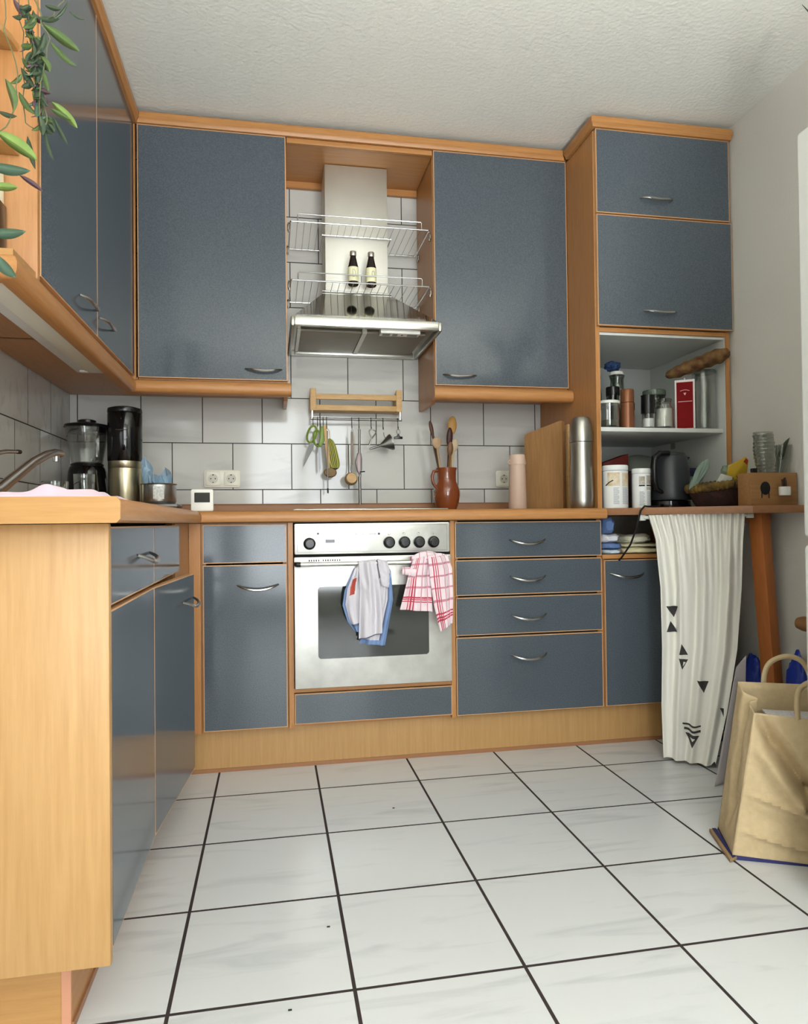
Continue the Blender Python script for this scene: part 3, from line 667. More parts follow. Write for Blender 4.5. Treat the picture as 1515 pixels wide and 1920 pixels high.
# ------------------------------------------------------------------ wall rack with utensils
c = thing('utensil_rack', 'small pale wooden wall rack with a steel hanging rail', 'rack', (1.28, -.05, 1.35))
for x in (1.076, 1.462): B().use(PINE).prism([(-.001, 1.395), (-.095, 1.395), (-.095, 1.492), (-.082, 1.492), (-.03, 1.468), (-.001, 1.468)], x, x+.026, .0015, plane='yz').build('end_block', c)
for z0, z1 in ((1.445, 1.470), (1.396, 1.420)): B().use(PINE).box(1.102, 1.462, -.094, -.080, z0, z1, .002).build('front_slat', c)
B().use(PINE).box(1.102, 1.462, -.080, -.001, 1.398, 1.408, .001).build('base_slat', c)
rl = B().use(CHT).tube([(1.076, -.088, 1.358), (1.488, -.088, 1.358)], .0055, 12).build('rail', c)
for x in (1.084, 1.480): B().use(CHROME).box(x-.004, x+.004, -.094, -.082, 1.357, 1.3965, .001).build('rail_bracket', c)
HG = 'steel S hooks on the wall rack rail'
hooks = {}
def shook(x, z1, label):
    pts = [(x, -.0815+.0, 1.352), (x, -.0805, 1.360), (x, -.085, 1.3655), (x, -.092, 1.3650), (x, -.0955, 1.358), (x, -.095, 1.345), (x, -.094, z1+.012), (x, -.096, z1+.004), (x, -.101, z1), (x, -.105, z1+.005), (x, -.105, z1+.010)]
    return tag(B().use(mat('dark_hook_metal', (70, 68, 66), .3, 1)).tube(pts, .0017, 8).build('hook', base=(x, -.09, z1)), label, 'hook', HG)
for x, z, l in ((1.087, 1.325, 'S hook at the far left of rail holding the green scissors'), (1.107, 1.322, 'S hook second from left on rail, above the green scissors'), (1.119, 1.322, 'S hook on the rail holding the green handled peeler'),
                (1.132, 1.318, 'S hook on the rail holding the wooden dish brush beside the mitt'), (1.147, 1.312, 'S hook on the rail holding the yellow striped mitt'), (1.259, 1.315, 'S hook on the rail holding the grey handled brush'),
                (1.291, 1.315, 'S hook on the rail holding the long steel tool'), (1.346, 1.312, 'S hook on the rail holding the bottle opener'), (1.400, 1.312, 'empty S hook on the rail just above the steel funnel'), (1.468, 1.315, 'S hook at the right end of rail holding the binder clip')):
    shook(x, z, l)
GREEN = mat('green_plastic', (112, 140, 48), .35)
def loop(cx, cz, rx, rz, tilt, y, r, b, n=24):
    pts = []
    for k in range(n):
        a = 2*PI*k/n; px, pz = rx*math.cos(a), rz*math.sin(a)
        pts.append((cx+px*math.cos(tilt)-pz*math.sin(tilt), y, cz+px*math.sin(tilt)+pz*math.cos(tilt)))
    b.tube(pts, r, 8, closed=True, flat=.8); return b
c = thing('scissors', 'green handled scissors hanging open at the left end of rail', 'scissors', (1.08, -.105, 1.14))
b = B().use(GREEN); loop(1.081, 1.287, .019, .038, -.30, -.106, .0055, b); b.build('handle', c)
b = B().use(GREEN); loop(1.105, 1.268, .017, .036, .10, -.112, .0055, b); b.build('handle', c)
B().use(mat('scissor_blade', (92, 92, 90), .4, .3)).prism([(1.072, 1.252), (1.092, 1.245), (1.086, 1.222), (1.042, 1.140), (1.052, 1.19)], -.110, -.107, plane='xz').build('blade', c)
c = thing('peeler', 'green handled peeler with pale blade hanging beside the scissors', 'peeler', (1.122, -.108, 1.12))
B().use(GREEN).prism([(1.118, 1.322), (1.128, 1.322), (1.140, 1.298), (1.138, 1.262), (1.120, 1.228), (1.108, 1.240), (1.116, 1.27)], -.120, -.108, .003, plane='xz').build('handle', c)
B().use(mat('pale_blade', (140, 142, 150), .4, .2)).prism([(1.108, 1.236), (1.118, 1.232), (1.119, 1.14), (1.113, 1.118), (1.109, 1.14)], -.113, -.110, plane='xz').build('blade', c)
c = thing('dish_brush', 'wooden dish brush with brown bristle head hanging behind striped mitt', 'brush', (1.16, -.105, 1.10))
B().use(PINE).prism([(1.130, 1.325), (1.142, 1.325), (1.158, 1.20), (1.156, 1.135), (1.146, 1.135), (1.140, 1.20)], -.128, -.120, .002, plane='xz').build('handle', c)
B().use(mat('coir_bristles', (146, 122, 88), .95, bump=1, bscale=300)).lathe([(0, 0), (.026, .0), (.029, .012), (.024, .022), (0, .024)], (1.160, -.098, 1.118), 22, 'y', sy=.75).build('bristles', c)
# striped mitt
c = thing('oven_mitt', 'small yellow green mitt with dark stripes hanging on the rail', 'mitt', (1.172, -.113, 1.13))
YG = mat('mitt_yellow', (176, 176, 84), .9); MD = mat('mitt_dark_stripe', (58, 52, 44), .9)
def mitt(u, v):
    a = 2*PI*u; s_ = math.sin(PI*min(1, .06+.94*v)**.85); z = 1.268-.138*v
    w = .0285*max(0.02, (1-(2*v-1)**4))**.5*(.72+.28*v); cx = 1.158+.024*v
    return Vector((cx+w*math.cos(a), -.113+.008*math.sin(a), z))
b = B(); NUM = 42
g = [[b.bm.verts.new(mitt(i/NUM, j/18)) for i in range(NUM)] for j in range(19)]
for j in range(18):
    for i in range(NUM):
        x = math.cos(2*PI*(i+.5)/NUM); b.use(MD if (abs(((x*3.2) % 1)-.5) < .14 or abs(x) > .955 or j in (17,)) else YG)
        f = b.bm.faces.new([g[j][i], g[j][(i+1) % NUM], g[j+1][(i+1) % NUM], g[j+1][i]]); f.material_index = b.ci; f.smooth = True
b.build('body', c)
B().use(PINE).tube([(1.150, -.105, 1.313), (1.158, -.109, 1.300), (1.160, -.112, 1.268)], .0015, 6).build('loop', c)
c = thing('skewer', 'thin steel rod with black tip hanging below the striped mitt', 'skewer', (1.147, -.130, 1.02))
B().use(CHT).tube([(1.148, -.129, 1.30), (1.147, -.130, 1.045)], .0028, 10).build('rod', c)
B().use(BLACK).tube([(1.147, -.130, 1.047), (1.147, -.130, 1.026)], [.0045, .0038], 10).build('tip', c)
c = thing('dish_brush', 'round headed brush with grey handle hanging mid rail', 'brush', (1.26, -.105, 1.06))
B().use(mat('grey_brown_handle', (134, 118, 106), .5)).prism([(1.253, 1.300), (1.263, 1.300), (1.264, 1.20), (1.260, 1.155), (1.252, 1.155), (1.251, 1.2)], -.113, -.105, .002, plane='xz').build('handle', c)
B().use(CHROME).tube([(1.259, -.104, 1.312), (1.263, -.106, 1.304), (1.259, -.108, 1.298), (1.255, -.106, 1.304)], .0015, 6, closed=True).tube([(1.256, -.109, 1.157), (1.252, -.109, 1.13), (1.256, -.109, 1.112)], .003, 8).build('neck_wire', c)
B().use(mat('coir_bristles', (146, 122, 88), .95)).lathe([(0, 0), (.027, 0), (.029, .008), (.024, .018), (0, .020)], (1.252, -.100, 1.090), 24, 'y').build('bristles', c)
B().use(PINE).lathe([(0, 0), (.022, 0), (.024, .004), (.022, .008), (0, .008)], (1.253, -.1202, 1.093), 24, 'y').build('brush_head', c)
c = thing('can_opener', 'long steel can opener tool hanging down to the worktop', 'can opener', (1.292, -.11, .975))
B().use(CHT).tube([(1.291, -.108, 1.312), (1.290, -.109, 1.20), (1.292, -.109, 1.10)], .0055, 12).tube([(1.290, -.109, 1.10), (1.291, -.110, .978)], .0068, 12).build('rod', c)
B().use(mat('tool_grey', (128, 116, 116), .4, .7)).prism([(1.281, 1.206), (1.296, 1.206), (1.301, 1.18), (1.300, 1.13), (1.290, 1.108), (1.278, 1.125), (1.270, 1.165)], -.122, -.104, .003, plane='xz').build('gear_head', c)
B().use(BLACK).tube([(1.290, -.124, 1.120), (1.312, -.124, 1.122)], .0025, 8).build('wing_key', c)
tag(B().use(CHT).tube([(1.334, -.108, 1.243), (1.340, -.108, 1.262), (1.356, -.108, 1.283), (1.366, -.108, 1.297), (1.362, -.108, 1.306), (1.346, -.106, 1.314), (1.336, -.107, 1.306), (1.336, -.108, 1.296), (1.346, -.109, 1.272), (1.341, -.109, 1.255), (1.334, -.109, 1.240)], .003, 8).build('bottle_opener'), 'bent steel wire bottle opener hanging on the wall rack', 'bottle opener')
c = thing('funnel', 'small steel funnel hanging sideways below the wall rack', 'funnel', (1.40, -.10, 1.21))
Mf = Matrix.Rotation(math.radians(-64), 4, 'Y')
B().use(CHT).lathe([(.0045, -.052), (.0055, 0), (.036, .048), (.0365, .055), (.0345, .055), (.034, .049), (.0045, .001), (.0035, -.052)], (1.386, -.103, 1.240), 28, 'z', Matrix.Rotation(math.radians(72), 4, 'Y')).build('cone', c)
B().use(CHT).tube([(1.402, -.100, 1.300), (1.403, -.103, 1.285), (1.410, -.103, 1.270)], .0016, 6).build('loop', c)
c = thing('binder_clip', 'black binder clip hanging at the right end of rail', 'clip', (1.466, -.10, 1.27))
B().use(CHT).tube([(1.468+.008*math.cos(2*PI*k/16), -.104, 1.303+.010*math.sin(2*PI*k/16)) for k in range(16)], .0012, 6, closed=True).build('ring', c)
B().use(BLACK).prism([(1.448, 1.270), (1.486, 1.270), (1.486, 1.280), (1.474, 1.282), (1.470, 1.292), (1.464, 1.292), (1.460, 1.282), (1.448, 1.280)], -.112, -.098, .001, plane='xz').build('body', c)

# ------------------------------------------------------------------ jug with spoons
jc = (1.675, -.16); TERRA = mat('glazed_terracotta', (134, 68, 34), .1, coat=.6, noise=.2, nscale=9)
c = thing('ceramic_jug', 'brown glazed ceramic jug full of wooden spoons on the worktop', 'jug', (jc[0], jc[1], ZT))
B().use(TERRA).lathe([(0, 0), (.040, 0), (.043, .004), (.053, .035), (.060, .068), (.060, .088), (.052, .113), (.044, .130), (.043, .150), (.0435, .178), (.047, .188), (.0475, .192), (.044, .192), (.040, .176), (.039, .13), (.045, .1), (.04, .02), (0, .012)], (jc[0], jc[1], ZT+.0008), 44).build('body', c)
B().use(TERRA).tube([(jc[0]-.042, jc[1]-.01, ZT+.180), (jc[0]-.062, jc[1]-.012, ZT+.176), (jc[0]-.070, jc[1]-.013, ZT+.155), (jc[0]-.066, jc[1]-.012, ZT+.125), (jc[0]-.052, jc[1]-.01, ZT+.105)], [.009, .009, .0085, .008, .008], 12, flat=.8).build('handle', c)
def spoon(label, bx, tx, tz, y, hw, hh, m, lean_y=0, kind='spoon', name='wooden_spoon', cat='spoon'):
    z0 = ZT+.05; b = B().use(m)
    base = Vector((jc[0]+bx, jc[1]+.005, z0)); top = Vector((tx, y, tz)); d = (top-base).normalized()
    neck = top-d*hh*2
    b.tube([base, base.lerp(neck, .5), neck, neck+d*hh*.3], [.0045, .005, .0055, .006], 8)
    side = Vector((1, 0, 0)); side = (side-d*side.dot(d)).normalized(); nrm = d.cross(side)
    M = Matrix((side*hw, nrm*(.006 if kind == 'flat' else .009), d*hh)).transposed().to_4x4(); M.translation = top-d*hh
    t = bmesh.new(); bmesh.ops.create_uvsphere(t, u_segments=20, v_segments=14, radius=1)
    if kind == 'flat':
        for v in t.verts: v.co.x *= 1+.18*v.co.z
    b._merge(t, True, M)
    return tag(b.build(name, base=base), label, cat, 'spoons in the ceramic jug')
WD = lambda n, c_: mat(n, c_, .5, noise=.15, nscale=12, stretch=(8, 8, 1))
spoon('dark brown slim wooden spoon handle leaning left in the jug', .0, 1.603, 1.348, -.150, .009, .040, WD('dark_spoon_wood', (84, 50, 32)), kind='flat')
spoon('pale wooden fork spoon leaning left in the jug, below the dark handle', -.01, 1.622, 1.270, -.185, .021, .026, WD('pale_spoon_wood', (176, 146, 112)), kind='flat')
spoon('dark red brown wooden spoon upright in the jug centre', .0, 1.690, 1.316, -.175, .0145, .045, WD('mahogany_spoon', (66, 28, 24)))
spoon('large honey coloured wooden spoon standing tallest in the jug', .008, 1.712, 1.372, -.140, .0205, .042, WD('honey_spoon', (190, 144, 76)))
spoon('brown wooden spoon low in the jug centre', .0, 1.688, 1.25, -.190, .014, .032, WD('brown_spoon', (116, 80, 50)))
spoon('whitish wooden spoon at the right side of the jug', .012, 1.715, 1.268, -.160, .019, .030, WD('whitish_spoon', (196, 178, 148)))
tag(B().use(WD('spoon_olive', (120, 92, 56))).tube([(1.670, -.15, .99), (1.650, -.14, 1.1), (1.625, -.13, 1.25)], [.005, .007, .011], 10, flat=.6).build('wooden_spatula'), 'olive brown wooden spatula at the back left of the jug', 'spatula', 'spoons in the ceramic jug')

# ------------------------------------------------------------------ beige bottle, boards, flask
c = thing('drinking_bottle', 'slim beige drinking bottle standing before the single wall socket', 'bottle', (1.953, -.31, ZT))
B().use(mat('beige_plastic', (196, 170, 152), .45)).lathe([(0, 0), (.038, 0), (.040, .004), (.0355, .18), (.035, .195), (0, .195)], (1.953, -.31, ZT+.0008), 32).build('body', c)
B().use(mat('beige_plastic_cap', (204, 178, 160), .45)).lathe([(0, .195), (.037, .195), (.0385, .202), (.036, .216), (.034, .235), (.030, .239), (0, .239)], (1.953, -.31, ZT+.0008), 32).tube([(1.921, -.315, 1.140), (1.908, -.316, 1.148), (1.917, -.315, 1.160)], .004, 8).build('cap', c)
CB = beech('chopping_board_wood', (16, 16, 1.5), (168, 128, 84), (150, 110, 68), .5)
P = Vector((2.034, -.185)); Q = Vector((2.148, -.345)); dr = (Q-P).normalized(); nr = Vector((dr.y, -dr.x)); L_ = (Q-P).length
def board(P, dr, nr, L_, z0, prof, th, m):
    b = B().use(m)
    A = [b.bm.verts.new(Vector((*(P+dr*u*L_), z))) for u, z in prof]; C = [b.bm.verts.new(Vector((*(P+dr*u*L_-nr*th), z))) for u, z in prof]
    n = len(prof); fs = [b.bm.faces.new(A), b.bm.faces.new(C[::-1])]
    for i in range(n): fs.append(b.bm.faces.new([A[i], A[(i+1) % n], C[(i+1) % n], C[i]]))
    b._t(fs); return b
tag(board(P, dr, nr, L_, ZT, [(0, ZT+.001), (1, ZT+.001), (1, 1.325), (.95, 1.330), (.10, 1.292), (.02, 1.284), (0, 1.27)], .020, CB).build('chopping_board'), 'thick brown wooden chopping board standing on edge beside tall cabinet', 'chopping board')
tag(B().use(PINE).box(2.1735, 2.184, -.345, -.15, ZT+.001, 1.315, .003).build('chopping_board'), 'thin pale chopping board on edge against the tall cabinet side', 'chopping board')
c = thing('vacuum_flask', 'tall brushed steel vacuum flask at the right end of worktop', 'flask', (2.136, -.558, ZT))
tx, ty = 2.136, -.558
B().use(STEELD).lathe([(0, 0), (.041, 0), (.046, .006), (.0475, .03), (.0475, .09), (.045, .15), (.043, .20), (.0435, .25), (.045, .262), (.045, .264), (0, .264)], (tx, ty, ZT+.0008), 44).build('body', c)
B().use(STEELD).lathe([(0, .266), (.0455, .266), (.0465, .272), (.046, .30), (.040, .345), (.034, .362), (.030, .366), (0, .367)], (tx, ty, ZT+.0008), 44).build('cup_lid', c)
# ------------------------------------------------------------------ towels on the oven handle
def TX(u): return 1.181+(u-655)*.001963
def TZ(v): return .770-(v-1045)*.001965
def interp(pts, v):
    """pts: (t, x, z) knots"""
    for a, b in zip(pts, pts[1:]):
        if v <= b[0]:
            k = (v-a[0])/(b[0]-a[0]+1e-9); return a[1]+(b[1]-a[1])*k, a[2]+(b[2]-a[2])*k
    return pts[-1][1], pts[-1][2]
def flap(b, left, right, y, amp, nf, colour, seed=0, nu=60, nv=80, over=True):
    """one hanging layer of cloth: left/right outline knots (t, px, py); it passes over the bar at the top"""
    Lk = [(t, TX(u), TZ(v)) for t, u, v in left]; Rk = [(t, TX(u), TZ(v)) for t, u, v in right]
    def P(u, v):
        lx, lz = interp(Lk, v); rx, rz = interp(Rk, v); x = lx+(rx-lx)*u; z = lz+(rz-lz)*u
        f = amp*(.35+.65*min(1, v*3))*(math.sin(2*PI*nf*u+seed+1.3*v)+.5*math.sin(2*PI*nf*1.7*u+2*seed-2*v)) + .004*NZ.noise(Vector((u*4, v*6, seed)))
        yy = y-f-.004*math.sin(PI*u)
        if over and v < .06: k = 1-v/.06; yy += k*.016; z -= (1-math.sqrt(max(0, 1-k*k*.9)))*.016
        return Vector((x, yy, z))
    g = [[b.bm.verts.new(P(i/nu, j/nv)) for i in range(nu+1)] for j in range(nv+1)]
    for j in range(nv):
        for i in range(nu):
            b.use(colour((i+.5)/nu, (j+.5)/nv)); f = b.bm.faces.new([g[j][i], g[j][i+1], g[j+1][i+1], g[j+1][i]]); f.material_index = b.ci; f.smooth = True
CLG = mat('grey_lilac_cloth', (206, 202, 210), .95, sheen=.2); CLB = mat('blue_cloth_border', (116, 142, 186), .95); CLR = mat('red_cloth_print', (176, 78, 66), .95); CLN = mat('slate_cloth_stitch', (96, 106, 132), .95)
c = thing('tea_towel', 'grey lilac tea towel with blue border bunched over the oven handle', 'towel', (TX(692), -.68, TZ(1215)))
b = B()
flap(b, [(0, 706, 1046), (.25, 711, 1080), (1, 671, 1203)], [(0, 722, 1048), (.15, 731, 1072), (.5, 735, 1125), (1, 719, 1209)], -.674, .0045, 2.2, lambda u, v: CLB if (u > .78 and v > .12) or v > .95 else (CLN if u > .74 and v > .12 else CLG), 1)
b.build('back_layer', c, solid=.002)
b = B()
flap(b, [(0, 664, 1062), (.35, 645, 1105), (.6, 641, 1132), (.8, 650, 1162), (1, 664, 1180)], [(0, 676, 1050), (.5, 676, 1110), (.8, 673, 1158), (1, 670, 1182)], -.676, .0055, 1.5, lambda u, v: CLB if u < .10 or v > .90 else (CLN if u < .16 or .86 < v < .9 else (CLR if .38 < u+.12*v < .66 and .22 < v < .48 else CLG)), 2)
b.build('left_layer', c, solid=.002)
b = B()
flap(b, [(0, 670, 1048), (.5, 673, 1105), (1, 670, 1196)], [(0, 702, 1044), (.3, 709, 1095), (.7, 713, 1150), (1, 712, 1185)], -.688, .0075, 1.6, lambda u, v: CLN if v > .985 else CLG, 3)
flap(b, [(0, 705, 1046), (1, 713, 1098)], [(0, 724, 1050), (.6, 731, 1080), (1, 726, 1102)], -.682, .002, 1, lambda u, v: CLG, 4, 16, 24)
b.build('front_layer', c, solid=.002)
WC = mat('white_pink_cloth', (232, 214, 220), .95, sheen=.2); RS = mat('red_check_stripe', (190, 66, 88), .95); RL = mat('pale_red_stripe', (196, 138, 152), .95)
def check(cols, rows):
    def f(u, v):
        for p, w, m in cols:
            if abs(u-p) < w: return m
        for p, w, m in rows:
            if abs(v-p) < w: return m
        return WC
    return f
c = thing('tea_towel', 'white tea towel with red check lines over right end of oven handle', 'towel', (TX(810), -.68, TZ(1190)))
b = B()
flap(b, [(0, 776, 1044), (.3, 764, 1075), (.6, 756, 1108), (1, 747, 1143)], [(0, 806, 1040), (.3, 806, 1075), (.7, 808, 1120), (1, 809, 1149)], -.680, .006, 1.7, check([(.22, .02, RS), (.30, .02, RS), (.38, .02, RS), (.62, .018, RL), (.86, .018, RL)], [(.16, .015, RL), (.36, .015, RL), (.55, .015, RL), (.74, .013, RS), (.78, .013, RS), (.82, .013, RS)]), 1, 80, 90)
b.build('left_flap', c, solid=.002)
b = B()
flap(b, [(0, 800, 1042), (.4, 805, 1095), (.7, 812, 1140), (1, 823, 1187)], [(0, 836, 1040), (.25, 847, 1068), (.6, 848, 1120), (1, 846, 1171)], -.690, .006, 1.5, check([(.20, .02, RS), (.29, .02, RS), (.38, .02, RS), (.62, .018, RL), (.84, .018, RL)], [(.15, .013, RL), (.32, .013, RL), (.48, .013, RL), (.64, .013, RL), (.80, .011, RS), (.84, .011, RS), (.88, .011, RS)]), 2.2, 80, 90)
b.build('right_flap', c, solid=.002)
b = B()
def bunch(u, v):
    a = 2*PI*u; t = v; x = TX(770)+(TX(842)-TX(770))*t; r = .017*math.sin(PI*min(1, .12+.8*t))**.5*(1+.22*math.sin(3*a+9*t)+.1*math.sin(7*a))
    return Vector((x, -.668+r*math.cos(a)*.95, .757+r*1.15*math.sin(a)+.008*math.sin(PI*t)))
for j in range(44):
    for i in range(30):
        q = [bunch(i/30, j/44), bunch((i+1)/30, j/44), bunch((i+1)/30, (j+1)/44), bunch(i/30, (j+1)/44)]
        b.use(RL if (j % 9 == 0 or i % 8 == 0) else WC); f = b.bm.faces.new([b.bm.verts.new(p) for p in q]); f.material_index = b.ci; f.smooth = True
def curl(u, v):
    a = 2*PI*u; t = v; cx = TX(752)+(TX(778)-TX(752))*t; return Vector((cx, -.676+.010*math.cos(a), TZ(1072)-.004*t+(.013+.006*t)*math.sin(a)))
for j in range(14):
    for i in range(20):
        q = [curl(i/20, j/14), curl((i+1)/20, j/14), curl((i+1)/20, (j+1)/14), curl(i/20, (j+1)/14)]
        b.use(RL if (j % 6 == 2 or i % 7 == 0) else WC); f = b.bm.faces.new([b.bm.verts.new(p) for p in q]); f.material_index = b.ci; f.smooth = True
bmesh.ops.remove_doubles(b.bm, verts=b.bm.verts, dist=1e-5)
b.build('bunched_top', c)

# ------------------------------------------------------------------ open compartment: upper shelf
ZS = 1.2718
def jar(x, y, z, r, h, label, cat, body, lid, lidh=.012, neck=1.0, fill=None, name='storage_jar', group=None, lidr=1.0):
    c = thing(name, label, cat, (x, y, z), group)
    B().use(body).lathe([(0, .0), (r*.96, .0), (r, .004), (r, h*.72), (r*neck, h*.86), (r*neck, h), (r*neck-.003, h), (r*neck-.003, h*.86), (r-.003, h*.7), (r-.003, .006), (0, .006)], (x, y, z+.0006), 28).build('jar_body', c)
    if lid: B().use(lid).lathe([(0, h), (r*neck*1.04*lidr, h), (r*neck*1.06*lidr, h+.002), (r*neck*1.06*lidr, h+lidh), (r*neck*1.0*lidr, h+lidh+.002), (0, h+lidh+.002)], (x, y, z+.0006), 28).build('lid', c)
    if fill: m, fh = fill; B().use(m).lathe([(0, .008), (r-.005, .008), (r-.005, fh), (0, fh+.004)], (x, y, z+.0006), 24).build('contents', c)
    return c
FLOUR = mat('flour', (226, 222, 212), .95); HERB = mat('dried_herb', (92, 94, 72), .95, noise=.4, nscale=90)
jar(2.268, -.535, ZS, .043, .098, 'short wide glass jar with white lid at left of white shelf', 'jar', GLASS, PLASTW, .010, fill=(HERB, .03))
c = thing('pepper_mill', 'copper brown pepper mill standing on the white shelf', 'mill', (2.352, -.535, ZS))
COP = mat('copper_brown', (128, 80, 52), .35, .4)
B().use(COP).cyl((2.352, -.535, ZS+.0006), .0275, .104, 28).build('body', c)
B().use(COP).lathe([(0, .106), (.0275, .106), (.0275, .155), (.025, .160), (0, .160)], (2.352, -.535, ZS+.0006), 28).build('head', c)
jar(2.398, -.47, ZS, .022, .085, 'small spice jar with pink label and black lid beside pepper mill', 'jar', mat('pink_label', (190, 150, 160), .5), BLACK, .03, .9, name='spice_jar')
c = thing('spice_grinder', 'glass grinder with tall black top beside the jar of flour', 'grinder', (2.443, -.54, ZS))
B().use(GLASS).lathe([(0, 0), (.024, 0), (.0255, .004), (.0255, .060), (0, .062)], (2.443, -.54, ZS+.0006), 24).build('glass_body', c)
B().use(mat('white_salt', (225, 225, 222), .9)).cyl((2.443, -.54, ZS+.006), .022, .035, 20).build('contents', c)
B().use(BLACK).lathe([(0, .062), (.029, .062), (.0275, .13), (.029, .137), (0, .138)], (2.443, -.54, ZS+.0006), 28).build('grinder_top', c)
c = jar(2.516, -.535, ZS, .040, .112, 'clip top glass jar of white flour in the shelf middle', 'jar', GLASS, GLASSF, .010, .78, fill=(FLOUR, .082), name='clip_jar')
B().use(STEELD).tube([(2.486, -.570, ZS+.112), (2.482, -.578, ZS+.095), (2.490, -.582, ZS+.080), (2.497, -.578, ZS+.095), (2.496, -.570, ZS+.112)], .0013, 6, closed=True).tube([(2.516+.034*math.cos(2*PI*k/20), -.535+.034*math.sin(2*PI*k/20), ZS+.106) for k in range(20)], .0013, 6, closed=True).build('wire_clip', c)
jar(2.548, -.41, ZS, .050, .160, 'tall glass jar with glass lid behind the jar of flour', 'jar', GLASSF, mat('green_glass_lid', (110, 122, 108), .2, trans=.3), .022, .92)
# red gift box
c = thing('gift_box', 'tall red box with white edges on the white shelf', 'box', (2.622, -.545, ZS))
B().use(mat('white_card', (226, 218, 214), .5)).box(2.583, 2.661, -.575, -.52, ZS+.0008, ZS+.205, .001).build('box_body', c)
RED = mat('red_card', (122, 14, 16), .75, spec=.2)
B().use(RED).box(2.590, 2.654, -.5765, -.574, ZS+.002, ZS+.195).build('front_panel', c)
WPR = mat('pale_print', (224, 176, 172), .5)
pr = B().use(WPR).tube([(2.604+.036*k/10, -.5772, ZS+.158+.004*math.sin(PI*k/10)) for k in range(11)], .0012, 6)
pr.build('arched_lettering', c)
B().use(WPR).box(2.596, 2.650, -.5775, -.5765, ZS+.1125, ZS+.1150).build('printed_line', c)
B().use(WPR).prism([(2.617, ZS+.150), (2.628, ZS+.150), (2.624, ZS+.1405), (2.621, ZS+.1405)], -.5778, -.5765, plane='xz').build('printed_emblem', c)
B().use(PLASTW).tube([(2.622, -.55, ZS+.205), (2.622, -.55, ZS+.217)], .002, 8).build('cord', c)
c.rotation_euler = (0, 0, math.radians(-33)); c.location = (2.618, -.530, ZS)
c = jar(2.712, -.525, ZS, .046, .235, 'tall clear glass jar at the right end of white shelf', 'jar', GLASS, None)
B().use(GLASSF).lathe([(0, .236), (.047, .236), (.049, .240), (.045, .250), (.015, .254), (0, .256)], (2.712, -.525, ZS+.0006), 28).build('lid', c)
jar(2.262, -.40, ZS, .040, .225, 'tall clear jar behind the short white lidded jar', 'jar', GLASSF, GLASSF, .02, .9)
jar(2.30, -.30, ZS, .042, .25, 'clear jar at back left of the white shelf', 'jar', GLASSF, GLASSF, .02, .8)
jar(2.33, -.455, ZS, .028, .148, 'small glass shaker with black top behind the copper mill', 'jar', GLASSF, BLACK, .035, .95, name='glass_shaker')
c = thing('glass_carafe', 'glass carafe with white stopper standing behind the copper pepper mill', 'carafe', (2.40, -.36, ZS))
B().use(GLASSF).lathe([(0, 0), (.042, 0), (.046, .01), (.046, .15), (.030, .185), (.028, .235), (.034, .255), (.031, .255), (.025, .235), (.027, .185), (.043, .15), (.043, .01), (0, .006)], (2.40, -.36, ZS+.0006), 28).build('body', c)
B().use(PLASTW).cyl((2.392, -.37, ZS+.256), .032, .014, 24, r2=.028).build('stopper', c)
crumple(2.372, -.375, ZS+.272, .034, .03, .024, mat('dark_blue_cloth', (32, 56, 96), .8), 'blue_cloth', 'small crumpled dark blue cloth on top of the jars', 'cloth', 3)
# loaf of bread lying over the jars
def loaf(u, v):
    a = 2*PI*u; A_ = Vector((2.560, -.48, 1.505)); B_ = Vector((2.745, -.655, 1.575)); d = (B_-A_); p = A_+d*v; dn = d.normalized()
    s1 = Vector((dn.y, -dn.x, 0)).normalized(); s2 = dn.cross(s1).normalized()
    r = .034*(1-abs(2*v-1)**5)**.5*(.75+.35*v)*(1+.12*NZ.noise(Vector((3*math.cos(a), 3*math.sin(a), v*9)))+.06*math.sin(v*40))+.0008
    if s2.z < 0: s2 = -s2
    return p+s1*r*1.15*math.cos(a)+s2*r*.85*math.sin(a)
tag(B().use(mat('bread_crust', (122, 92, 52), .8, rgb2=(78, 44, 26), nscale=28)).surf(loaf, 28, 50, closed_u=True).build('bread_loaf', base=(2.68, -.57, 1.51)), 'long knobbly brown bread loaf lying across the tall glass jar', 'bread')

# ------------------------------------------------------------------ table in the alcove
TZP = .9415
tb = thing('corner_table', 'brown wooden table board fitted in the alcove with a slanted leg', 'table', (2.6, -.5, 0))
poly = [(2.206, -.004), (2.206, -.598), (2.225, -.615), (2.300, -.690), (2.598, -.965), (2.797, -1.012), (2.797, -.004)]
B().use(BDARK).prism(poly, .914, TZP, .002).build('tabletop', tb)
def leg(x0, y0, x1, y1, w=.024):
    b = B().use(mat('orange_leg_wood', (176, 104, 52), .45, noise=.12, nscale=10, stretch=(10, 10, 1)))
    A = Vector((x0, y0, .9135)); C = Vector((x1, y1, .002)); m = (A+C)/2
    return b.obox(m, (w*.98, w*.3, 0), (-w*.3, w*1.1, 0), (A-C)/2, .002)
leg(2.676, -.895, 2.738, -.895).build('leg', tb)
leg(2.74, -.10, 2.76, -.08).build('leg', tb)
B().use(BDARK).obox(Vector((2.655, -.86, .895)), Vector((.075, -.03, 0)), (.004, .010, 0), (0, 0, .017), .001).build('apron', tb)
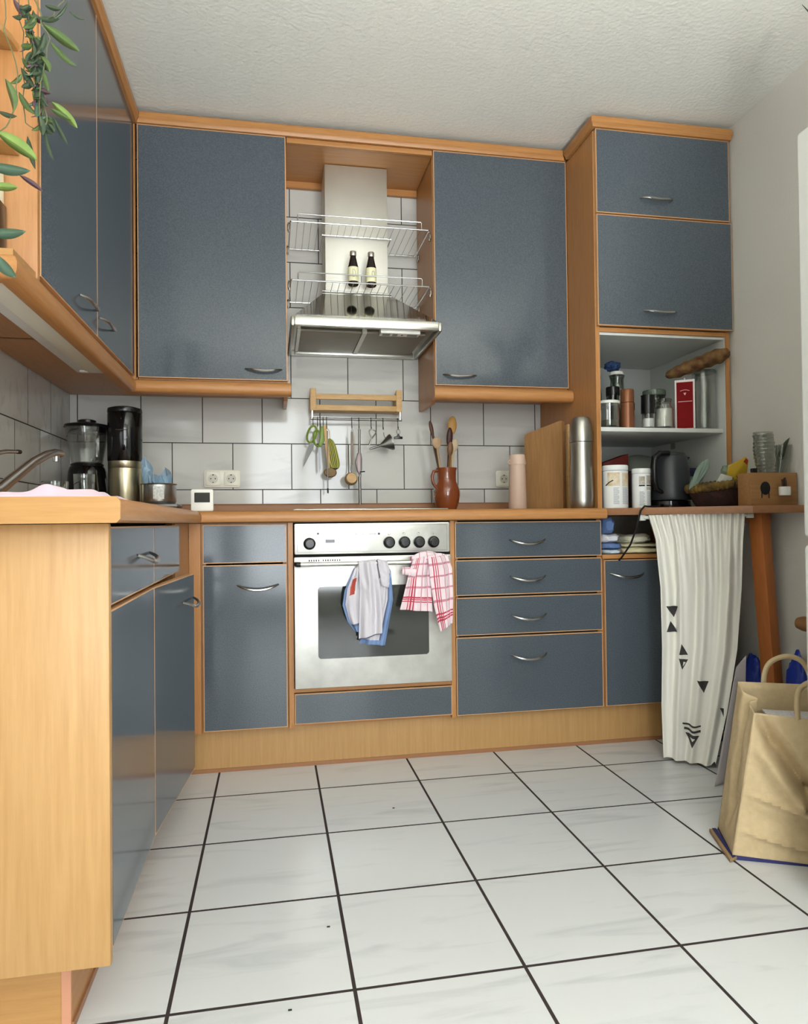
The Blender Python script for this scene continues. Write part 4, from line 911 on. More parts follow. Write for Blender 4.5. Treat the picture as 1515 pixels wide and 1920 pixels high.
# curtain rod and curtain
RA = Vector((2.318, -.690, .903)); RB = Vector((2.628, -.915, .909))
c = thing('curtain_rod', 'short white curtain rod under the table edge', 'curtain rod', (2.46, -.80, .89))
B().use(PLASTW).tube([RA, RB], .007, 12).build('rod', c)
for p in (RA+(RB-RA)*.01, RB-(RB-RA)*.01): B().use(PLASTW).box(p.x-.012, p.x+.012, p.y-.008, p.y+.008, p.z-.012, .9135, .002).build('bracket', c)
CURT = mat('cream_curtain', (238, 236, 228), .95, sheen=.2); INK = mat('charcoal_print', (62, 60, 60), .9)
T0 = Vector((2.334, -.716, .912)); T1 = Vector((2.604, -.916, .918))
Lk = [(0, T0), (.10, Vector((2.350, -.742, .82))), (.30, Vector((2.352, -.770, .64))), (.55, Vector((2.345, -.785, .42))), (.8, Vector((2.335, -.790, .20))), (1, Vector((2.336, -.795, .012)))]
Rk_ = [(0, T1), (.10, Vector((2.596, -.912, .82))), (.30, Vector((2.588, -.91, .64))), (.55, Vector((2.560, -.918, .42))), (.8, Vector((2.512, -.922, .20))), (1, Vector((2.462, -.920, .010)))]
def ip(k, v):
    for a, b in zip(k, k[1:]):
        if v <= b[0]+1e-9:
            t = (v-a[0])/(b[0]-a[0]); t = max(0, min(1, t)); return a[1].lerp(b[1], t)
    return k[-1][1]
CN = Vector((-.60, -.80, 0)).normalized()
def curt(u, v):
    p = ip(Lk, v).lerp(ip(Rk_, v), u)
    top = math.exp(-v*5.5)
    f = .011*top*math.sin(2*PI*13*u+.6*math.sin(9*u))
    f += .026*min(1, v*5)*(1-.62*v)*math.sin(2*PI*(3.6*u)+1.0+.8*v)+.010*min(1, v*4)*(1-.75*v)*math.sin(2*PI*7.3*u+2+1.2*math.sin(5*u))
    f += .020*v*math.sin(PI*u)*.6 + .006*NZ.noise(Vector((u*5, v*5, 1)))*v
    return p+CN*(f+.006)
b = B().use(CURT).surf(curt, 150, 70)
def decal(poly, m=INK, off=.0022):
    """print on the curtain: polygon in (u, v) laid on the cloth"""
    n = 7; cu = sum(p[0] for p in poly)/len(poly); cv = sum(p[1] for p in poly)/len(poly); b.use(m)
    for i in range(len(poly)):
        a, e = poly[i], poly[(i+1) % len(poly)]
        for r in range(n):
            k0, k1 = r/n, (r+1)/n
            for s_ in range(n):
                q = []
                for kk, ss in ((k0, s_/n), (k1, s_/n), (k1, (s_+1)/n), (k0, (s_+1)/n)):
                    pu, pv = a[0]+(e[0]-a[0])*ss, a[1]+(e[1]-a[1])*ss
                    q.append(curt(cu+(pu-cu)*kk, cv+(pv-cv)*kk)+CN*off)
                try: f = b.bm.faces.new([b.bm.verts.new(p) for p in q]); f.material_index = b.ci; f.smooth = True
                except ValueError: pass
def uvpx(px, py):
    """outline coordinates read as fractions of the hanging cloth"""
    v = max(0, min(1, (py-968)/(1428-968))); t = [(0, 1223, 1390), (.15, 1240, 1388), (.35, 1250, 1383), (.6, 1243, 1370), (.8, 1241, 1358), (1, 1245, 1342)]
    for a, e in zip(t, t[1:]):
        if v <= e[0]: k = (v-a[0])/(e[0]-a[0]); l = a[1]+(e[1]-a[1])*k; r = a[2]+(e[2]-a[2])*k; break
    return (px-l)/(r-l), v
for pl in ([(1257, 1143), (1277, 1143), (1268, 1165)], [(1262, 1172), (1254, 1193), (1272, 1193)], [(1279, 1213), (1274, 1234), (1289, 1234)], [(1273, 1241), (1289, 1243), (1279, 1262)],
           [(1305, 1280), (1325, 1282), (1317, 1304)], [(1345, 1329), (1352, 1331), (1352, 1346)], [(1285, 1378), (1311, 1380), (1299, 1401)], [(1340, 1421), (1334, 1432), (1345, 1432)],
           [(1280, 1360), (1296, 1364), (1313, 1362), (1313, 1365), (1296, 1367), (1280, 1363)], [(1283, 1368), (1297, 1372), (1313, 1370), (1313, 1374), (1297, 1376), (1283, 1372)]):
    decal([uvpx(*p) for p in pl])
decal([uvpx(1281, 1247), uvpx(1285, 1248), uvpx(1280, 1256)], CURT, .0034)
decal([uvpx(1294, 1384), uvpx(1304, 1385), uvpx(1299, 1390)], CURT, .0034)
cur = tag(b.build('curtain', base=(2.45, -.85, .01), fix=False), 'gathered cream curtain with dark triangle prints hanging under the table', 'curtain')
def tail(u, v):
    a = Vector((2.545, -.930, .36)).lerp(Vector((2.345, -1.085, .006)), v**1.25); e = Vector((2.590, -.925, .40)).lerp(Vector((2.485, -1.015, .012)), v)
    p = a.lerp(e, u); return p+Vector((.012*math.sin(3*PI*u)*v+.02*v*u, 0, 0))
B().use(mat('curtain_lining', (176, 170, 172), .95)).surf(tail, 20, 40).build('folded_lining', cur, solid=.002, fix=False)

# tubs
TUBW = mat('tub_white', (226, 228, 226), .35); TXT = mat('grey_small_print', (160, 164, 168), .6)
def tub(x, y, r, h, label, kind):
    c = thing('supplement_tub', label, 'tub', (x, y, TZP))
    bd = B().use(TUBW).lathe([(0, 0), (r*.96, 0), (r, .004), (r*1.0, h*.86), (r*.97, h*.87), (0, h*.87)], (x, y, TZP+.0006), 36).build('body', c)
    B().use(TUBW).lathe([(0, h*.875), (r*1.0, h*.875), (r*1.02, h*.885), (r*1.02, h*.975), (r*.98, h), (0, h)], (x, y, TZP+.0006), 36).build('lid', c)
    def patch(a0, a1, z0, z1, m, name='label_print'):
        B().use(m).surf(lambda u, v: Vector((x+(r+.0007)*math.sin(a0+(a1-a0)*u), y-(r+.0007)*math.cos(a0+(a1-a0)*u), TZP+z0+(z1-z0)*v)), 14, 2).build(name, bd)
    if kind == 0:
        BIS = mat('biscuit_print', (196, 170, 130), .6, rgb2=(216, 208, 186), nscale=40)
        patch(-1.1, -.12, h*.52, h*.83, BIS); patch(.08, .85, h*.50, h*.82, BIS)
        for a0, a1 in ((-.62, -.18), (.10, .75)):
            for k in range(13): patch(a0, a1-(.08 if k % 4 == 3 else 0), h*(.10+.030*k), h*(.115+.030*k), TXT, 'printed_text')
        B().use(BLACKM).tube([Vector((x+(r+.001)*math.sin(a), y-(r+.001)*math.cos(a), TZP+z)) for a, z in ((-1.25, h*.53), (-.95, h*.60), (-.62, h*.65))], .0022, 6).build('printed_stroke', bd)
    else:
        BR = mat('sepia_print', (150, 142, 128), .6, rgb2=(196, 190, 180), nscale=50)
        patch(-.75, -.12, h*.60, h*.80, BR); patch(.06, 1.2, h*.60, h*.82, BR); patch(-.75, -.12, h*.55, h*.585, BLACKM); patch(.06, 1.2, h*.55, h*.585, BLACKM)
        patch(.06, 1.2, h*.45, h*.53, BR)
        for a0, a1 in ((-.7, -.15), (.10, .8)):
            for k in range(12): patch(a0, a1-(.1 if k % 3 == 2 else 0), h*(.07+.030*k), h*(.085+.030*k), TXT, 'printed_text')
tub(2.270, -.578, .050, .172, 'wide white tub with biscuit pictures at the left of table', 0)
tub(2.372, -.600, .036, .158, 'slim white tub with black band beside the wide tub', 1)
# kettle
kc = (2.508, -.575); KG = mat('kettle_grey', (44, 47, 50), .35)
c = thing('electric_kettle', 'dark grey electric kettle with black handle on the table', 'kettle', (kc[0], kc[1], TZP))
B().use(GB).lathe([(0, 0), (.086, 0), (.088, .006), (.086, .026), (.07, .03), (0, .03)], (kc[0], kc[1], TZP+.0008), 40).build('power_base', c)
B().use(KG).lathe([(0, .032), (.080, .032), (.083, .04), (.081, .08), (.074, .16), (.068, .205), (.064, .212), (0, .212)], (kc[0]+.008, kc[1], TZP), 44).build('body', c)
B().use(KG).lathe([(0, .213), (.062, .213), (.056, .224), (.03, .229), (0, .230)], (kc[0]+.008, kc[1], TZP), 40).build('lid', c)
B().use(BLACK).tube([(kc[0]-.030, kc[1]-.055, TZP+.220), (kc[0]-.070, kc[1]-.055, TZP+.218), (kc[0]-.094, kc[1]-.058, TZP+.200), (kc[0]-.100, kc[1]-.060, TZP+.165), (kc[0]-.097, kc[1]-.058, TZP+.115), (kc[0]-.085, kc[1]-.052, TZP+.078), (kc[0]-.055, kc[1]-.045, TZP+.062)], [.012, .014, .0145, .0135, .0125, .011, .009], 14, flat=.9).build('handle', c)
B().use(KG).prism([(kc[0]+.066, TZP+.17), (kc[0]+.066, TZP+.212), (kc[0]+.092, TZP+.209)], kc[1]-.014, kc[1]+.014, .002, plane='xz').build('spout', c)
B().use(BLACKM).tube([(kc[0]-.07, kc[1]-.045, TZP+.008), (2.42, -.655, TZP+.006), (2.36, -.672, TZP+.005), (2.325, -.706, TZP+.006), (2.300, -.720, .930), (2.285, -.712, .86), (2.272, -.690, .80), (2.262, -.662, .765), (2.258, -.642, .745), (2.258, -.625, .735)], .0036, 8).build('power_cord', c)
# things behind the tubs and kettle
tag(B().use(GB).box(2.228, 2.262, -.345, -.30, TZP+.001, TZP+.240, .004).build('black_box'), 'slim black box at the left wall behind the white tubs', 'box')
tag(B().use(mat('dark_grey_tin', (52, 56, 64), .4)).cyl((2.300, -.33, TZP+.001), .024, .245, 20).build('tin'), 'dark blue grey tin standing behind the wide white tub', 'tin')
tag(B().use(mat('dark_red_card', (112, 34, 26), .6)).prism([(2.34, TZP+.001), (2.46, TZP+.001), (2.46, TZP+.246), (2.34, TZP+.205)], -.34, -.27, .002, plane='xz').build('card_box'), 'dark red card box with slanted top behind the slim white tub', 'box')
c = thing('cooking_pot', 'grey pot with domed lid behind the electric kettle', 'pot', (2.56, -.24, TZP))
B().use(STEELD).lathe([(0, 0), (.085, 0), (.09, .006), (.09, .17), (0, .17)], (2.56, -.24, TZP+.0006), 32).build('body', c)
B().use(mat('grey_green_lid', (128, 134, 122), .35)).lathe([(0, .172), (.092, .172), (.088, .205), (.06, .240), (.02, .25), (0, .25)], (2.56, -.24, TZP+.0006), 32).build('lid', c)
c = thing('radio', 'small black appliance with a silver edge at the back of the table', 'appliance', (2.71, -.20, TZP))
B().use(GB).box(2.665, 2.755, -.25, -.15, TZP+.001, TZP+.215, .006).build('body', c)
B().use(STEELD).box(2.670, 2.750, -.252, -.25, TZP+.19, TZP+.20).build('silver_strip', c)
# basket
WK = mat('wicker', (116, 92, 34), .8, rgb2=(60, 44, 20), nscale=34, bump=.8, bscale=160); WKD = mat('dark_wicker', (62, 34, 26), .8, rgb2=(36, 20, 16), nscale=30, bump=.8, bscale=160)
kx, ky = 2.628, -.745
c = thing('wicker_basket', 'low oval wicker basket full of packets on the table', 'basket', (kx, ky, TZP))
def bask(u, v):
    a = 2*PI*u; r = .72+.28*v**.7; w = 1+.012*math.sin(34*a+v*20)
    return Vector((kx+.128*r*w*math.cos(a), ky+.098*r*w*math.sin(a), TZP+.002+.088*v+.016*v*math.cos(a)))
B().use(WKD).surf(bask, 120, 14, closed_u=True).lathe([(0, 0), (.72, 0)], (kx, ky, TZP+.0025), 40, sx=.128, sy=.098).build('bowl', c, solid=.004, fix=False)
def rim(u, v):
    a = 2*PI*u; t = 2*PI*v; r = .012*(1+.15*math.sin(46*a))
    return Vector((kx+(.128+r*math.cos(t))*math.cos(a), ky+(.098+r*math.cos(t))*math.sin(a), TZP+.086+.016*math.cos(a)+1.35*r*math.sin(t)))
B().use(WK).surf(rim, 120, 12, closed_u=True).build('rim', c)
YEL = mat('yellow_packet', (214, 176, 58), .5, noise=.15, nscale=14)
c = thing('yellow_packet', 'yellow paper packet with dark scribbles sticking out of basket', 'packet', (2.65, -.775, 1.02))
Mp = Matrix.Translation((2.655, -.79, 1.03)) @ Matrix.Rotation(math.radians(12), 4, 'X') @ Matrix.Rotation(math.radians(-4), 4, 'Y')
B().use(YEL).prism([(-.045, -.03), (.046, -.03), (.052, .088), (.040, .100), (-.030, .070)], -.003, .003, .001, plane='xz', M=Mp).build('packet_body', c)
B().use(mat('packet_red_dot', (176, 60, 44), .5)).prism([(.030+.0, .083), (.046, .070), (.050, .086), (.040, .096)], -.0036, -.0030, plane='xz', M=Mp).build('red_mark', c)
INKB = mat('brown_ink', (62, 42, 20), .7)
def scrib(pts): B().use(INKB).tube([Mp @ Vector((x, -.0042, z)) for x, z in pts], .0011, 6).build('handwriting', c)
scrib([(-.030, .022), (-.024, .012), (-.018, .022), (-.010, .024), (-.008, .014), (-.016, .010), (-.018, .018)])
scrib([(.002, .030), (.010, .020), (.018, .012), (.026, .032), (.018, .030), (.022, .018), (.030, .008)])
scrib([(.022, .036), (.034, .032), (.036, .022), (.026, .020), (.034, .010)])
tag(B().use(mat('white_paper', (206, 206, 200), .7)).prism([(-.04, -.02), (.045, -.02), (.035, .030), (-.012, .042)], -.002, .002, .0006, plane='xz', M=Matrix.Translation((2.585, -.815, 1.025)) @ Matrix.Rotation(.25, 4, 'X')).build('folded_paper'), 'folded white paper at the front of the wicker basket', 'paper')
def film2(u, v):
    A_ = Vector((2.495, -.765, 1.015)); B_ = Vector((2.575, -.72, 1.120)); p = A_.lerp(B_, v); a = 2*PI*u; r = .026*(1+.25*math.sin(3*a+5*v)+.1*math.sin(9*a)) * (.6+.5*math.sin(PI*v))
    return p+Vector((r*math.cos(a)*.9, r*math.sin(a)*.7, r*.5*math.cos(a+1)))
tag(B().use(mat('green_clear_film', (150, 172, 158), .15, trans=.35, alpha=.9)).surf(film2, 40, 16, closed_u=True, smooth=False).build('plastic_packet', fix=False), 'crumpled clear greenish plastic packet at left of the basket', 'packet')
crumple(2.70, -.70, 1.035, .035, .03, .045, mat('pale_green_bag', (140, 156, 132), .5, trans=.2), 'plastic_bag', 'pale green crumpled bag at the right inside the basket', 'plastic bag', 8)
tag(B().use(mat('navy_lid', (24, 30, 62), .4)).box(2.60, 2.72, -.46, -.38, TZP+.14, TZP+.175, .004).use(mat('clear_green_box', (134, 160, 140), .3, trans=.3)).box(2.605, 2.715, -.455, -.385, TZP+.001, TZP+.14, .004).build('food_container'), 'greenish food container with navy lid behind the wicker basket', 'container')
crumple(2.66, -.42, TZP+.177, .045, .03, .028, mat('mint_film', (120, 160, 136), .4, trans=.2), 'plastic_wrap', 'mint green crumpled wrap on the navy lid', 'wrap', 5)
# wooden box with holes
BXW = beech('box_plywood', (2, 20, 20), (164, 122, 78), (146, 104, 62), .6)
x0, x1, yf, yb = 2.602, 2.792, -.952, -.880; zt = 1.060
c = thing('wooden_box', 'low wooden box with dark arched hole standing at table end', 'box', ((x0+x1)/2, -.92, TZP))
B().use(BXW).box(x0, x1, yf, yf+.010, TZP+.001, zt, .001).build('front_board', c)
B().use(BXW).box(x0, x0+.010, yf+.010, yb, TZP+.001, zt, .001).build('side_board', c)
B().use(BXW).box(x1-.010, x1, yf+.010, yb, TZP+.001, zt, .001).build('side_board', c)
B().use(BXW).box(x0+.010, x1-.010, yb-.008, yb, TZP+.001, zt, .001).build('back_board', c)
B().use(BXW).box(x0+.010, x1-.010, yf+.010, yb-.008, TZP+.001, TZP+.009).box(x0+.010, x1-.010, yf+.010, yb-.008, zt-.008, zt).build('inner_board', c)
ar = [(2.643+.0, .968)]+[(2.660+.020*math.cos(a), 1.004+.026*math.sin(a)) for a in [PI-.6+k*(-PI*2+1.9-.7+.0)/14 if False else PI+.5-k*(PI+1.0)/14 for k in range(15)]]+[(2.677, .968)]
B().use(BLACKM).prism([(2.660+.020*math.cos(2*PI*k/20), 1.004+.024*math.sin(2*PI*k/20)) for k in range(20)], yf-.0012, yf, plane='xz').build('arched_hole', c)
for x in (2.6455, 2.6745): B().use(BLACKM).box(x-.0015, x+.0015, yf-.0012, yf, .968, .995).build('slit', c)
c = thing('pen_cup', 'small white cup with dark pens fixed to the wooden box front', 'cup', (2.722, -.975, .975))
B().use(PLASTW).lathe([(0, 0), (.019, 0), (.020, .003), (.020, .031), (.018, .031), (.018, .006), (0, .006)], (2.722, yf-.022, .977), 24).build('cup', c)
for dx, dy, h in ((-.007, 0, .05), (.006, .004, .056), (.0, -.006, .046)): B().use(mat('dark_brown_pen', (58, 40, 30), .5)).tube([(2.722+dx*.6, yf-.022+dy, .985), (2.722+dx, yf-.020+dy, .985+h)], .004, 8).build('pen', c)
tag(B().use(BLACK).box(2.630, 2.648, -.93, -.912, zt+.001, zt+.018, .002).build('black_cube'), 'tiny black cube on the left end of the wooden box', 'cube')
RIB = glass('ribbed_glass', (200, 204, 198), .08, .8)
def vase(u, v):
    a = 2*PI*u; r = .030+.009*math.sin(PI*v*1.0)+(.004 if v > .85 else 0)+.0012*math.sin(v*70)+.002*NZ.noise(Vector((math.cos(a)*2, math.sin(a)*2, v*12)))
    return Vector((2.694+r*math.cos(a)-.012*v, -.917+r*math.sin(a)*.9, zt+.001+.150*v))
vb = B().use(RIB).surf(vase, 48, 60, closed_u=True); vb.lathe([(0, 0), (.030, 0)], (2.694, -.917, zt+.0015), 30)
tag(vb.build('glass_vase', base=(2.694, -.917, zt), fix=False), 'wavy ribbed glass vase standing on the wooden box', 'vase', None)
c = thing('glass_vase', 'leaning glass vase with dark green leaves beside the ribbed vase', 'vase', (2.758, -.917, zt))
B().use(RIB).surf(lambda u, v: Vector((2.752+.018*v+(.020+.008*v)*math.cos(2*PI*u), -.917+(.020+.008*v)*math.sin(2*PI*u)*.9, zt+.001+.105*v)), 40, 20, closed_u=True).build('glass', c, fix=False)

# ------------------------------------------------------------------ leaves helper and the plants
def leaf(b, base, tip, w, m, sag=.0, roll=0.0, seg=8):
    base = Vector(base); tip = Vector(tip); d = tip-base; L = d.length
    side = d.cross(Vector((0, 1, 0))).normalized(); nrm = side.cross(d).normalized(); side = side*math.cos(roll)+nrm*math.sin(roll); nrm = side.cross(d).normalized()
    b.use(m); rows = []
    for i in range(seg+1):
        t = i/seg; ww = w*math.sin(PI*t**.8)**.75*.5 if 0 < t < 1 else 0.0004
        p = base+d*t+Vector((0, 0, -1))*sag*L*(t*t)+nrm*.10*L*math.sin(PI*t)
        rows.append([b.bm.verts.new(p-side*ww+nrm*ww*.45), b.bm.verts.new(p), b.bm.verts.new(p+side*ww+nrm*ww*.45)])
    for A, C in zip(rows, rows[1:]):
        for k in (0, 1): f = b.bm.faces.new([A[k], A[k+1], C[k+1], C[k]]); f.material_index = b.ci; f.smooth = True
LG = mat('leaf_green', (82, 104, 58), .4, noise=.2, nscale=30); LB = mat('leaf_bright_green', (116, 142, 72), .4, noise=.2, nscale=30); LD = mat('leaf_dark_green', (58, 74, 54), .45); LP = mat('leaf_purple', (92, 70, 78), .5); LBL = mat('leaf_blue_green', (72, 98, 80), .4); STM = mat('vine_stem', (92, 96, 66), .6)
b = B(); leaf(b, (2.765, -.915, zt+.06), (2.778, -.935, zt+.13), .022, LD); leaf(b, (2.762, -.915, zt+.05), (2.785, -.90, zt+.105), .02, LD); b.build('leaves', c, solid=.0006)
c = thing('trailing_plant', 'green trailing vine plant hanging down from the open end shelf', 'plant', (.20, -1.555, 1.993))
B().use(mat('terracotta_pot', (168, 98, 66), .8)).lathe([(0, 0), (.045, 0), (.058, .10), (.062, .10), (.062, .118), (.056, .118), (.052, .10), (0, .098)], (.20, -1.552, 1.9935), 28).build('pot', c)
def PXP(u, v, y=-1.68): return Vector((.39+.00098*u-(y+1.70)*(-.30)*0-(y+1.7)*.0, y, 1.940-.001065*v)) if y == -1.70 else Vector(((.39+.00098*u-.9103)*((y+3.1773)/1.4773)+.9103, y, (1.940-.001065*v-.8949)*((y+3.1773)/1.4773)+.8949))
st = B().use(STM)
over = [(.21, -1.56, 2.095), (.27, -1.59, 2.13), (.33, -1.63, 2.10)]
def vine(pts, r=.0014):
    q = [Vector(p) for p in over]+[PXP(*p) for p in pts]
    out = []
    for a, e in zip(q, q[1:]):
        for k in range(4): out.append(a.lerp(e, k/4)+Vector((.003*math.sin(k+e.z*90), .002, 0)))
    out.append(q[-1]); st.tube(out, r, 6)
vine([(45, -30, -1.66), (52, 20, -1.66), (60, 70, -1.67), (58, 120, -1.67), (70, 170, -1.67), (84, 215, -1.68), (80, 250, -1.68)])
vine([(60, -25, -1.68), (72, 20, -1.69), (80, 45, -1.69), (90, 68, -1.69), (88, 105, -1.68), (72, 150, -1.68), (76, 235, -1.68)])
vine([(30, -30, -1.64), (40, 60, -1.66), (45, 120, -1.66), (44, 170, -1.66), (43, 230, -1.66), (70, 242, -1.67)], .0011)
vine([(5, -30, -1.68), (8, 60, -1.70), (28, 130, -1.70), (30, 175, -1.70), (24, 215, -1.70), (0, 250, -1.72), (-12, 330, -1.72), (-14, 440, -1.74), (-12, 480, -1.74)], .0012)
vine([(100, -40, -1.70), (118, -8, -1.70), (98, 22, -1.70), (88, 32, -1.69)], .0011)
st.build('vines', c)
lf = B()
for (u0, v0, u1, v1, w, m, y) in ((68, 31, 112, 27, 10, LD, -1.69), (79, 41, 149, 86, 17, LG, -1.69), (93, 73, 143, 115, 11, LG, -1.69), (84, 6, 113, 10, 8, LD, -1.70), (67, 28, 42, 53, 13, LG, -1.68), (82, 58, 65, 101, 13, LD, -1.68),
        (9, 152, 24, 212, 17, LG, -1.70), (-4, 214, 30, 220, 9, LD, -1.70), (-8, 252, 68, 299, 23, LB, -1.72), (-25, 314, 55, 320, 19, LBL, -1.73), (-20, 354, 32, 353, 14, LB, -1.73), (35, 330, 78, 357, 9, LP, -1.70),
        (-25, 440, 46, 434, 18, LBL, -1.74), (-14, 478, 27, 521, 20, LBL, -1.74), (96, 187, 144, 232, 15, LB, -1.68), (94, 200, 132, 218, 9, LG, -1.68), (99, 216, 126, 266, 7, LD, -1.68), (83, 246, 99, 297, 8, LD, -1.68),
        (38, 128, 63, 164, 11, LD, -1.67), (40, 139, 17, 160, 10, LG, -1.68), (34, 174, 67, 214, 13, LG, -1.67), (74, 102, 92, 131, 14, LG, -1.68), (50, 256, 64, 316, 10, LD, -1.66), (70, 212, 78, 252, 13, LD, -1.68), (88, 228, 100, 244, 9, LD, -1.68),
        (55, 60, 70, 98, 12, LG, -1.66), (56, 100, 76, 150, 14, LD, -1.665), (66, 150, 84, 190, 13, LD, -1.67), (60, 180, 78, 214, 11, LG, -1.665), (100, 30, 128, -8, 6, LD, -1.70), (130, 12, 158, 24, 4, LD, -1.71), (40, 110, 56, 132, 10, LG, -1.66), (24, 0, 44, 30, 10, LP, -1.66), (70, 80, 60, 118, 10, LD, -1.67), (48, 40, 56, 84, 12, LD, -1.66), (62, 118, 48, 150, 9, LG, -1.66), (80, 130, 90, 168, 9, LG, -1.68)):
    leaf(lf, PXP(u0, v0, y), PXP(u1, v1, y-.012), w*.00112, m, roll=random.uniform(-.5, .5))
for k in range(60):
    t = random.random(); u_ = 48+34*t+random.uniform(-12, 12); v_ = 250*t*.98; a_ = random.uniform(.15, PI-.15); L_ = random.uniform(18, 34)
    leaf(lf, PXP(u_, v_, -1.672), PXP(u_+L_*.75*math.cos(a_), v_+L_*math.sin(a_), -1.672+random.uniform(-.02, .015)), random.uniform(7, 12)*.00112, random.choice((LD, LD, LG, LBL, LP)), roll=random.uniform(-.8, .8))
lf.build('foliage', c, solid=.0007)
tag(B().use(GB).box(.10, .327, -1.535, -1.486, 1.4725, 1.615, .003).build('black_case'), 'black case standing on the bottom of open end shelf', 'case')
tag(B().use(mat('cream_carton', (232, 232, 208), .5)).box(.10, .322, -1.53, -1.487, 1.616, 1.70, .002).use(STEELD).box(.10, .322, -1.5305, -1.53, 1.69, 1.701).build('cream_carton'), 'cream carton lying on top of the black case', 'carton')

# ------------------------------------------------------------------ niche: folded towels
BLT = mat('blue_towel', (82, 108, 158), .95, rgb2=(104, 130, 176), nscale=18); LBT = mat('pale_blue_towel', (186, 206, 222), .95)
c = thing('folded_towel', 'blue and white towel folded upright in the niche', 'towel', (2.25, -.55, .757))
def fold(x0, x1, z0, z1, y0, m, name, par, seed=0, wav=.006, lean=0):
    def f(u, v):
        a = 2*PI*u; cx, cz = (x0+x1)/2, (z0+z1)/2; rx, rz = (x1-x0)/2, (z1-z0)/2
        ex = lambda s_: math.copysign(abs(s_)**.6, s_)
        n = NZ.noise(Vector((math.cos(a)*2+seed, math.sin(a)*2, v*3)))
        e = min(1, (v*12)**.5, ((1-v)*12)**.5) if 0 < v < 1 else .55
        return Vector((cx+(rx*ex(math.cos(a))+wav*n)*e+lean*(math.sin(a)*.5+.5), y0+.22*v, max(z0, cz+(rz*ex(math.sin(a))+wav*n)*e)))
    b = B().use(m).surf(f, 48, 16, closed_u=True)
    b.bm.verts.ensure_lookup_table(); n = 48; b.use(m)
    vs = b.bm.verts[:]
    fs = [b.bm.faces.new(vs[:n][::-1]), b.bm.faces.new(vs[-n:])]
    b._t(fs)
    return b.build(name, par) if par else b.build(name)
fold(2.218, 2.295, .758, .776, -.592, LBT, 'bottom_fold', c, 1, .003)
fold(2.216, 2.300, .777, .803, -.588, BLT, 'lower_fold', c, 2, .004)
fold(2.216, 2.290, .804, .838, -.584, mat('white_towel', (206, 208, 216), .95), 'middle_fold', c, 3, .007)
fold(2.216, 2.272, .839, .905, -.580, BLT, 'upper_fold', c, 4, .007)
CRT = mat('cream_towel', (222, 214, 176), .95)
tag(fold(2.310, 2.478, .7585, .782, -.592, CRT, 'folded_towel', None, 5, .006), 'cream folded towel lying flat at the bottom of the niche', 'towel')
tag(fold(2.312, 2.475, .7835, .799, -.585, mat('cream_towel_darker', (206, 198, 166), .95), 'folded_towel', None, 9, .004), 'thin beige towel folded between the two cream towels', 'towel')
tag(fold(2.325, 2.432, .8005, .832, -.580, mat('pale_cream_towel', (214, 212, 190), .95), 'rolled_towel', None, 7, .009), 'small rolled pale cream towel on top in the niche', 'towel')

# ------------------------------------------------------------------ fridge
FW = mat('fridge_white', (220, 221, 218), .3)
c = thing('fridge_freezer', 'tall white fridge freezer at the right edge of the room', 'fridge', (2.47, -2.03, 0))
B().use(FW).box(2.205, 2.775, -2.325, -1.728, .03, 1.815, .006).build('body', c)
B().use(FW).box(2.150, 2.200, -2.327, -1.724, .848, 1.817, .012, 3).build('door', c)
B().use(FW).box(2.150, 2.200, -2.327, -1.724, .045, .832, .012, 3).build('door', c)
B().use(DARK).box(2.200, 2.2055, -2.32, -1.735, .05, 1.80).build('door_gasket', c)
for x, y in ((2.25, -1.78), (2.73, -1.78), (2.25, -2.27), (2.73, -2.27)): B().use(BLACK).cyl((x, y, 0.0005), .018, .030, 14).build('foot', c)
# spiky plant on top of the fridge, one leaf tip reaching into view
c = thing('spiky_plant', 'potted plant on the fridge with one narrow leaf tip in view', 'plant', (2.48, -1.95, 1.817))
B().use(PLASTW).lathe([(0, 0), (.06, 0), (.08, .12), (.075, .12), (.056, .01), (0, .01)], (2.48, -1.95, 1.818), 28).build('pot', c)
lf = B()
for k in range(9):
    a = 2*PI*k/9+.4; leaf(lf, (2.48, -1.95, 1.93), (2.48+.26*math.cos(a), -1.95+.26*math.sin(a), 2.22+.04*math.sin(3*k)), .03, LD, .15)
leaf(lf, (2.50, -1.93, 1.98), (2.486, -1.372, 2.452), .035, LD, .02, seg=12)
lf.build('foliage', c, solid=.001)

# ------------------------------------------------------------------ paper bag
KR = mat('kraft_paper', (196, 174, 136), .8, noise=.10, nscale=60, bump=.15, bscale=90); KB = mat('navy_print', (38, 40, 92), .7); KI = mat('kraft_inside', (128, 100, 66), .9)
bA, bB, bC, bD = Vector((2.088, -1.528, 0)), Vector((2.395, -1.668, 0)), Vector((2.462, -1.515, 0)), Vector((2.152, -1.376, 0))
tA, tB, tC, tD = Vector((2.168, -1.520, .376)), Vector((2.420, -1.655, .362)), Vector((2.475, -1.520, .430)), Vector((2.205, -1.405, .432))
c = thing('paper_bag', 'brown kraft paper carrier bag standing on the tiled floor', 'bag', (2.28, -1.52, 0))
def seg_dist(u, v, a, b):
    ax, ay = a; bx, by = b; t = max(0, min(1, ((u-ax)*(bx-ax)+(v-ay)*(by-ay))/((bx-ax)**2+(by-ay)**2))); return math.hypot(u-ax-t*(bx-ax), v-ay-t*(by-ay))
def wall(p00, p10, p01, p11, creases, bulge, seed, flip=1):
    n = ((p10-p00).cross(p01-p00)).normalized()*flip
    def f(u, v):
        p = p00.lerp(p10, u).lerp(p01.lerp(p11, u), v); e = min(1, 6*u, 6*(1-u))*min(1, 8*v+.0)
        d = bulge*math.sin(PI*u)*math.sin(PI*min(1, v*.9+.05))
        for a, b_, w, h in creases: d += h*math.exp(-(seg_dist(u, v, a, b_)/w)**2)
        d += .004*NZ.noise(Vector((u*4, v*5, seed)))
        return p+n*d*e
    return f
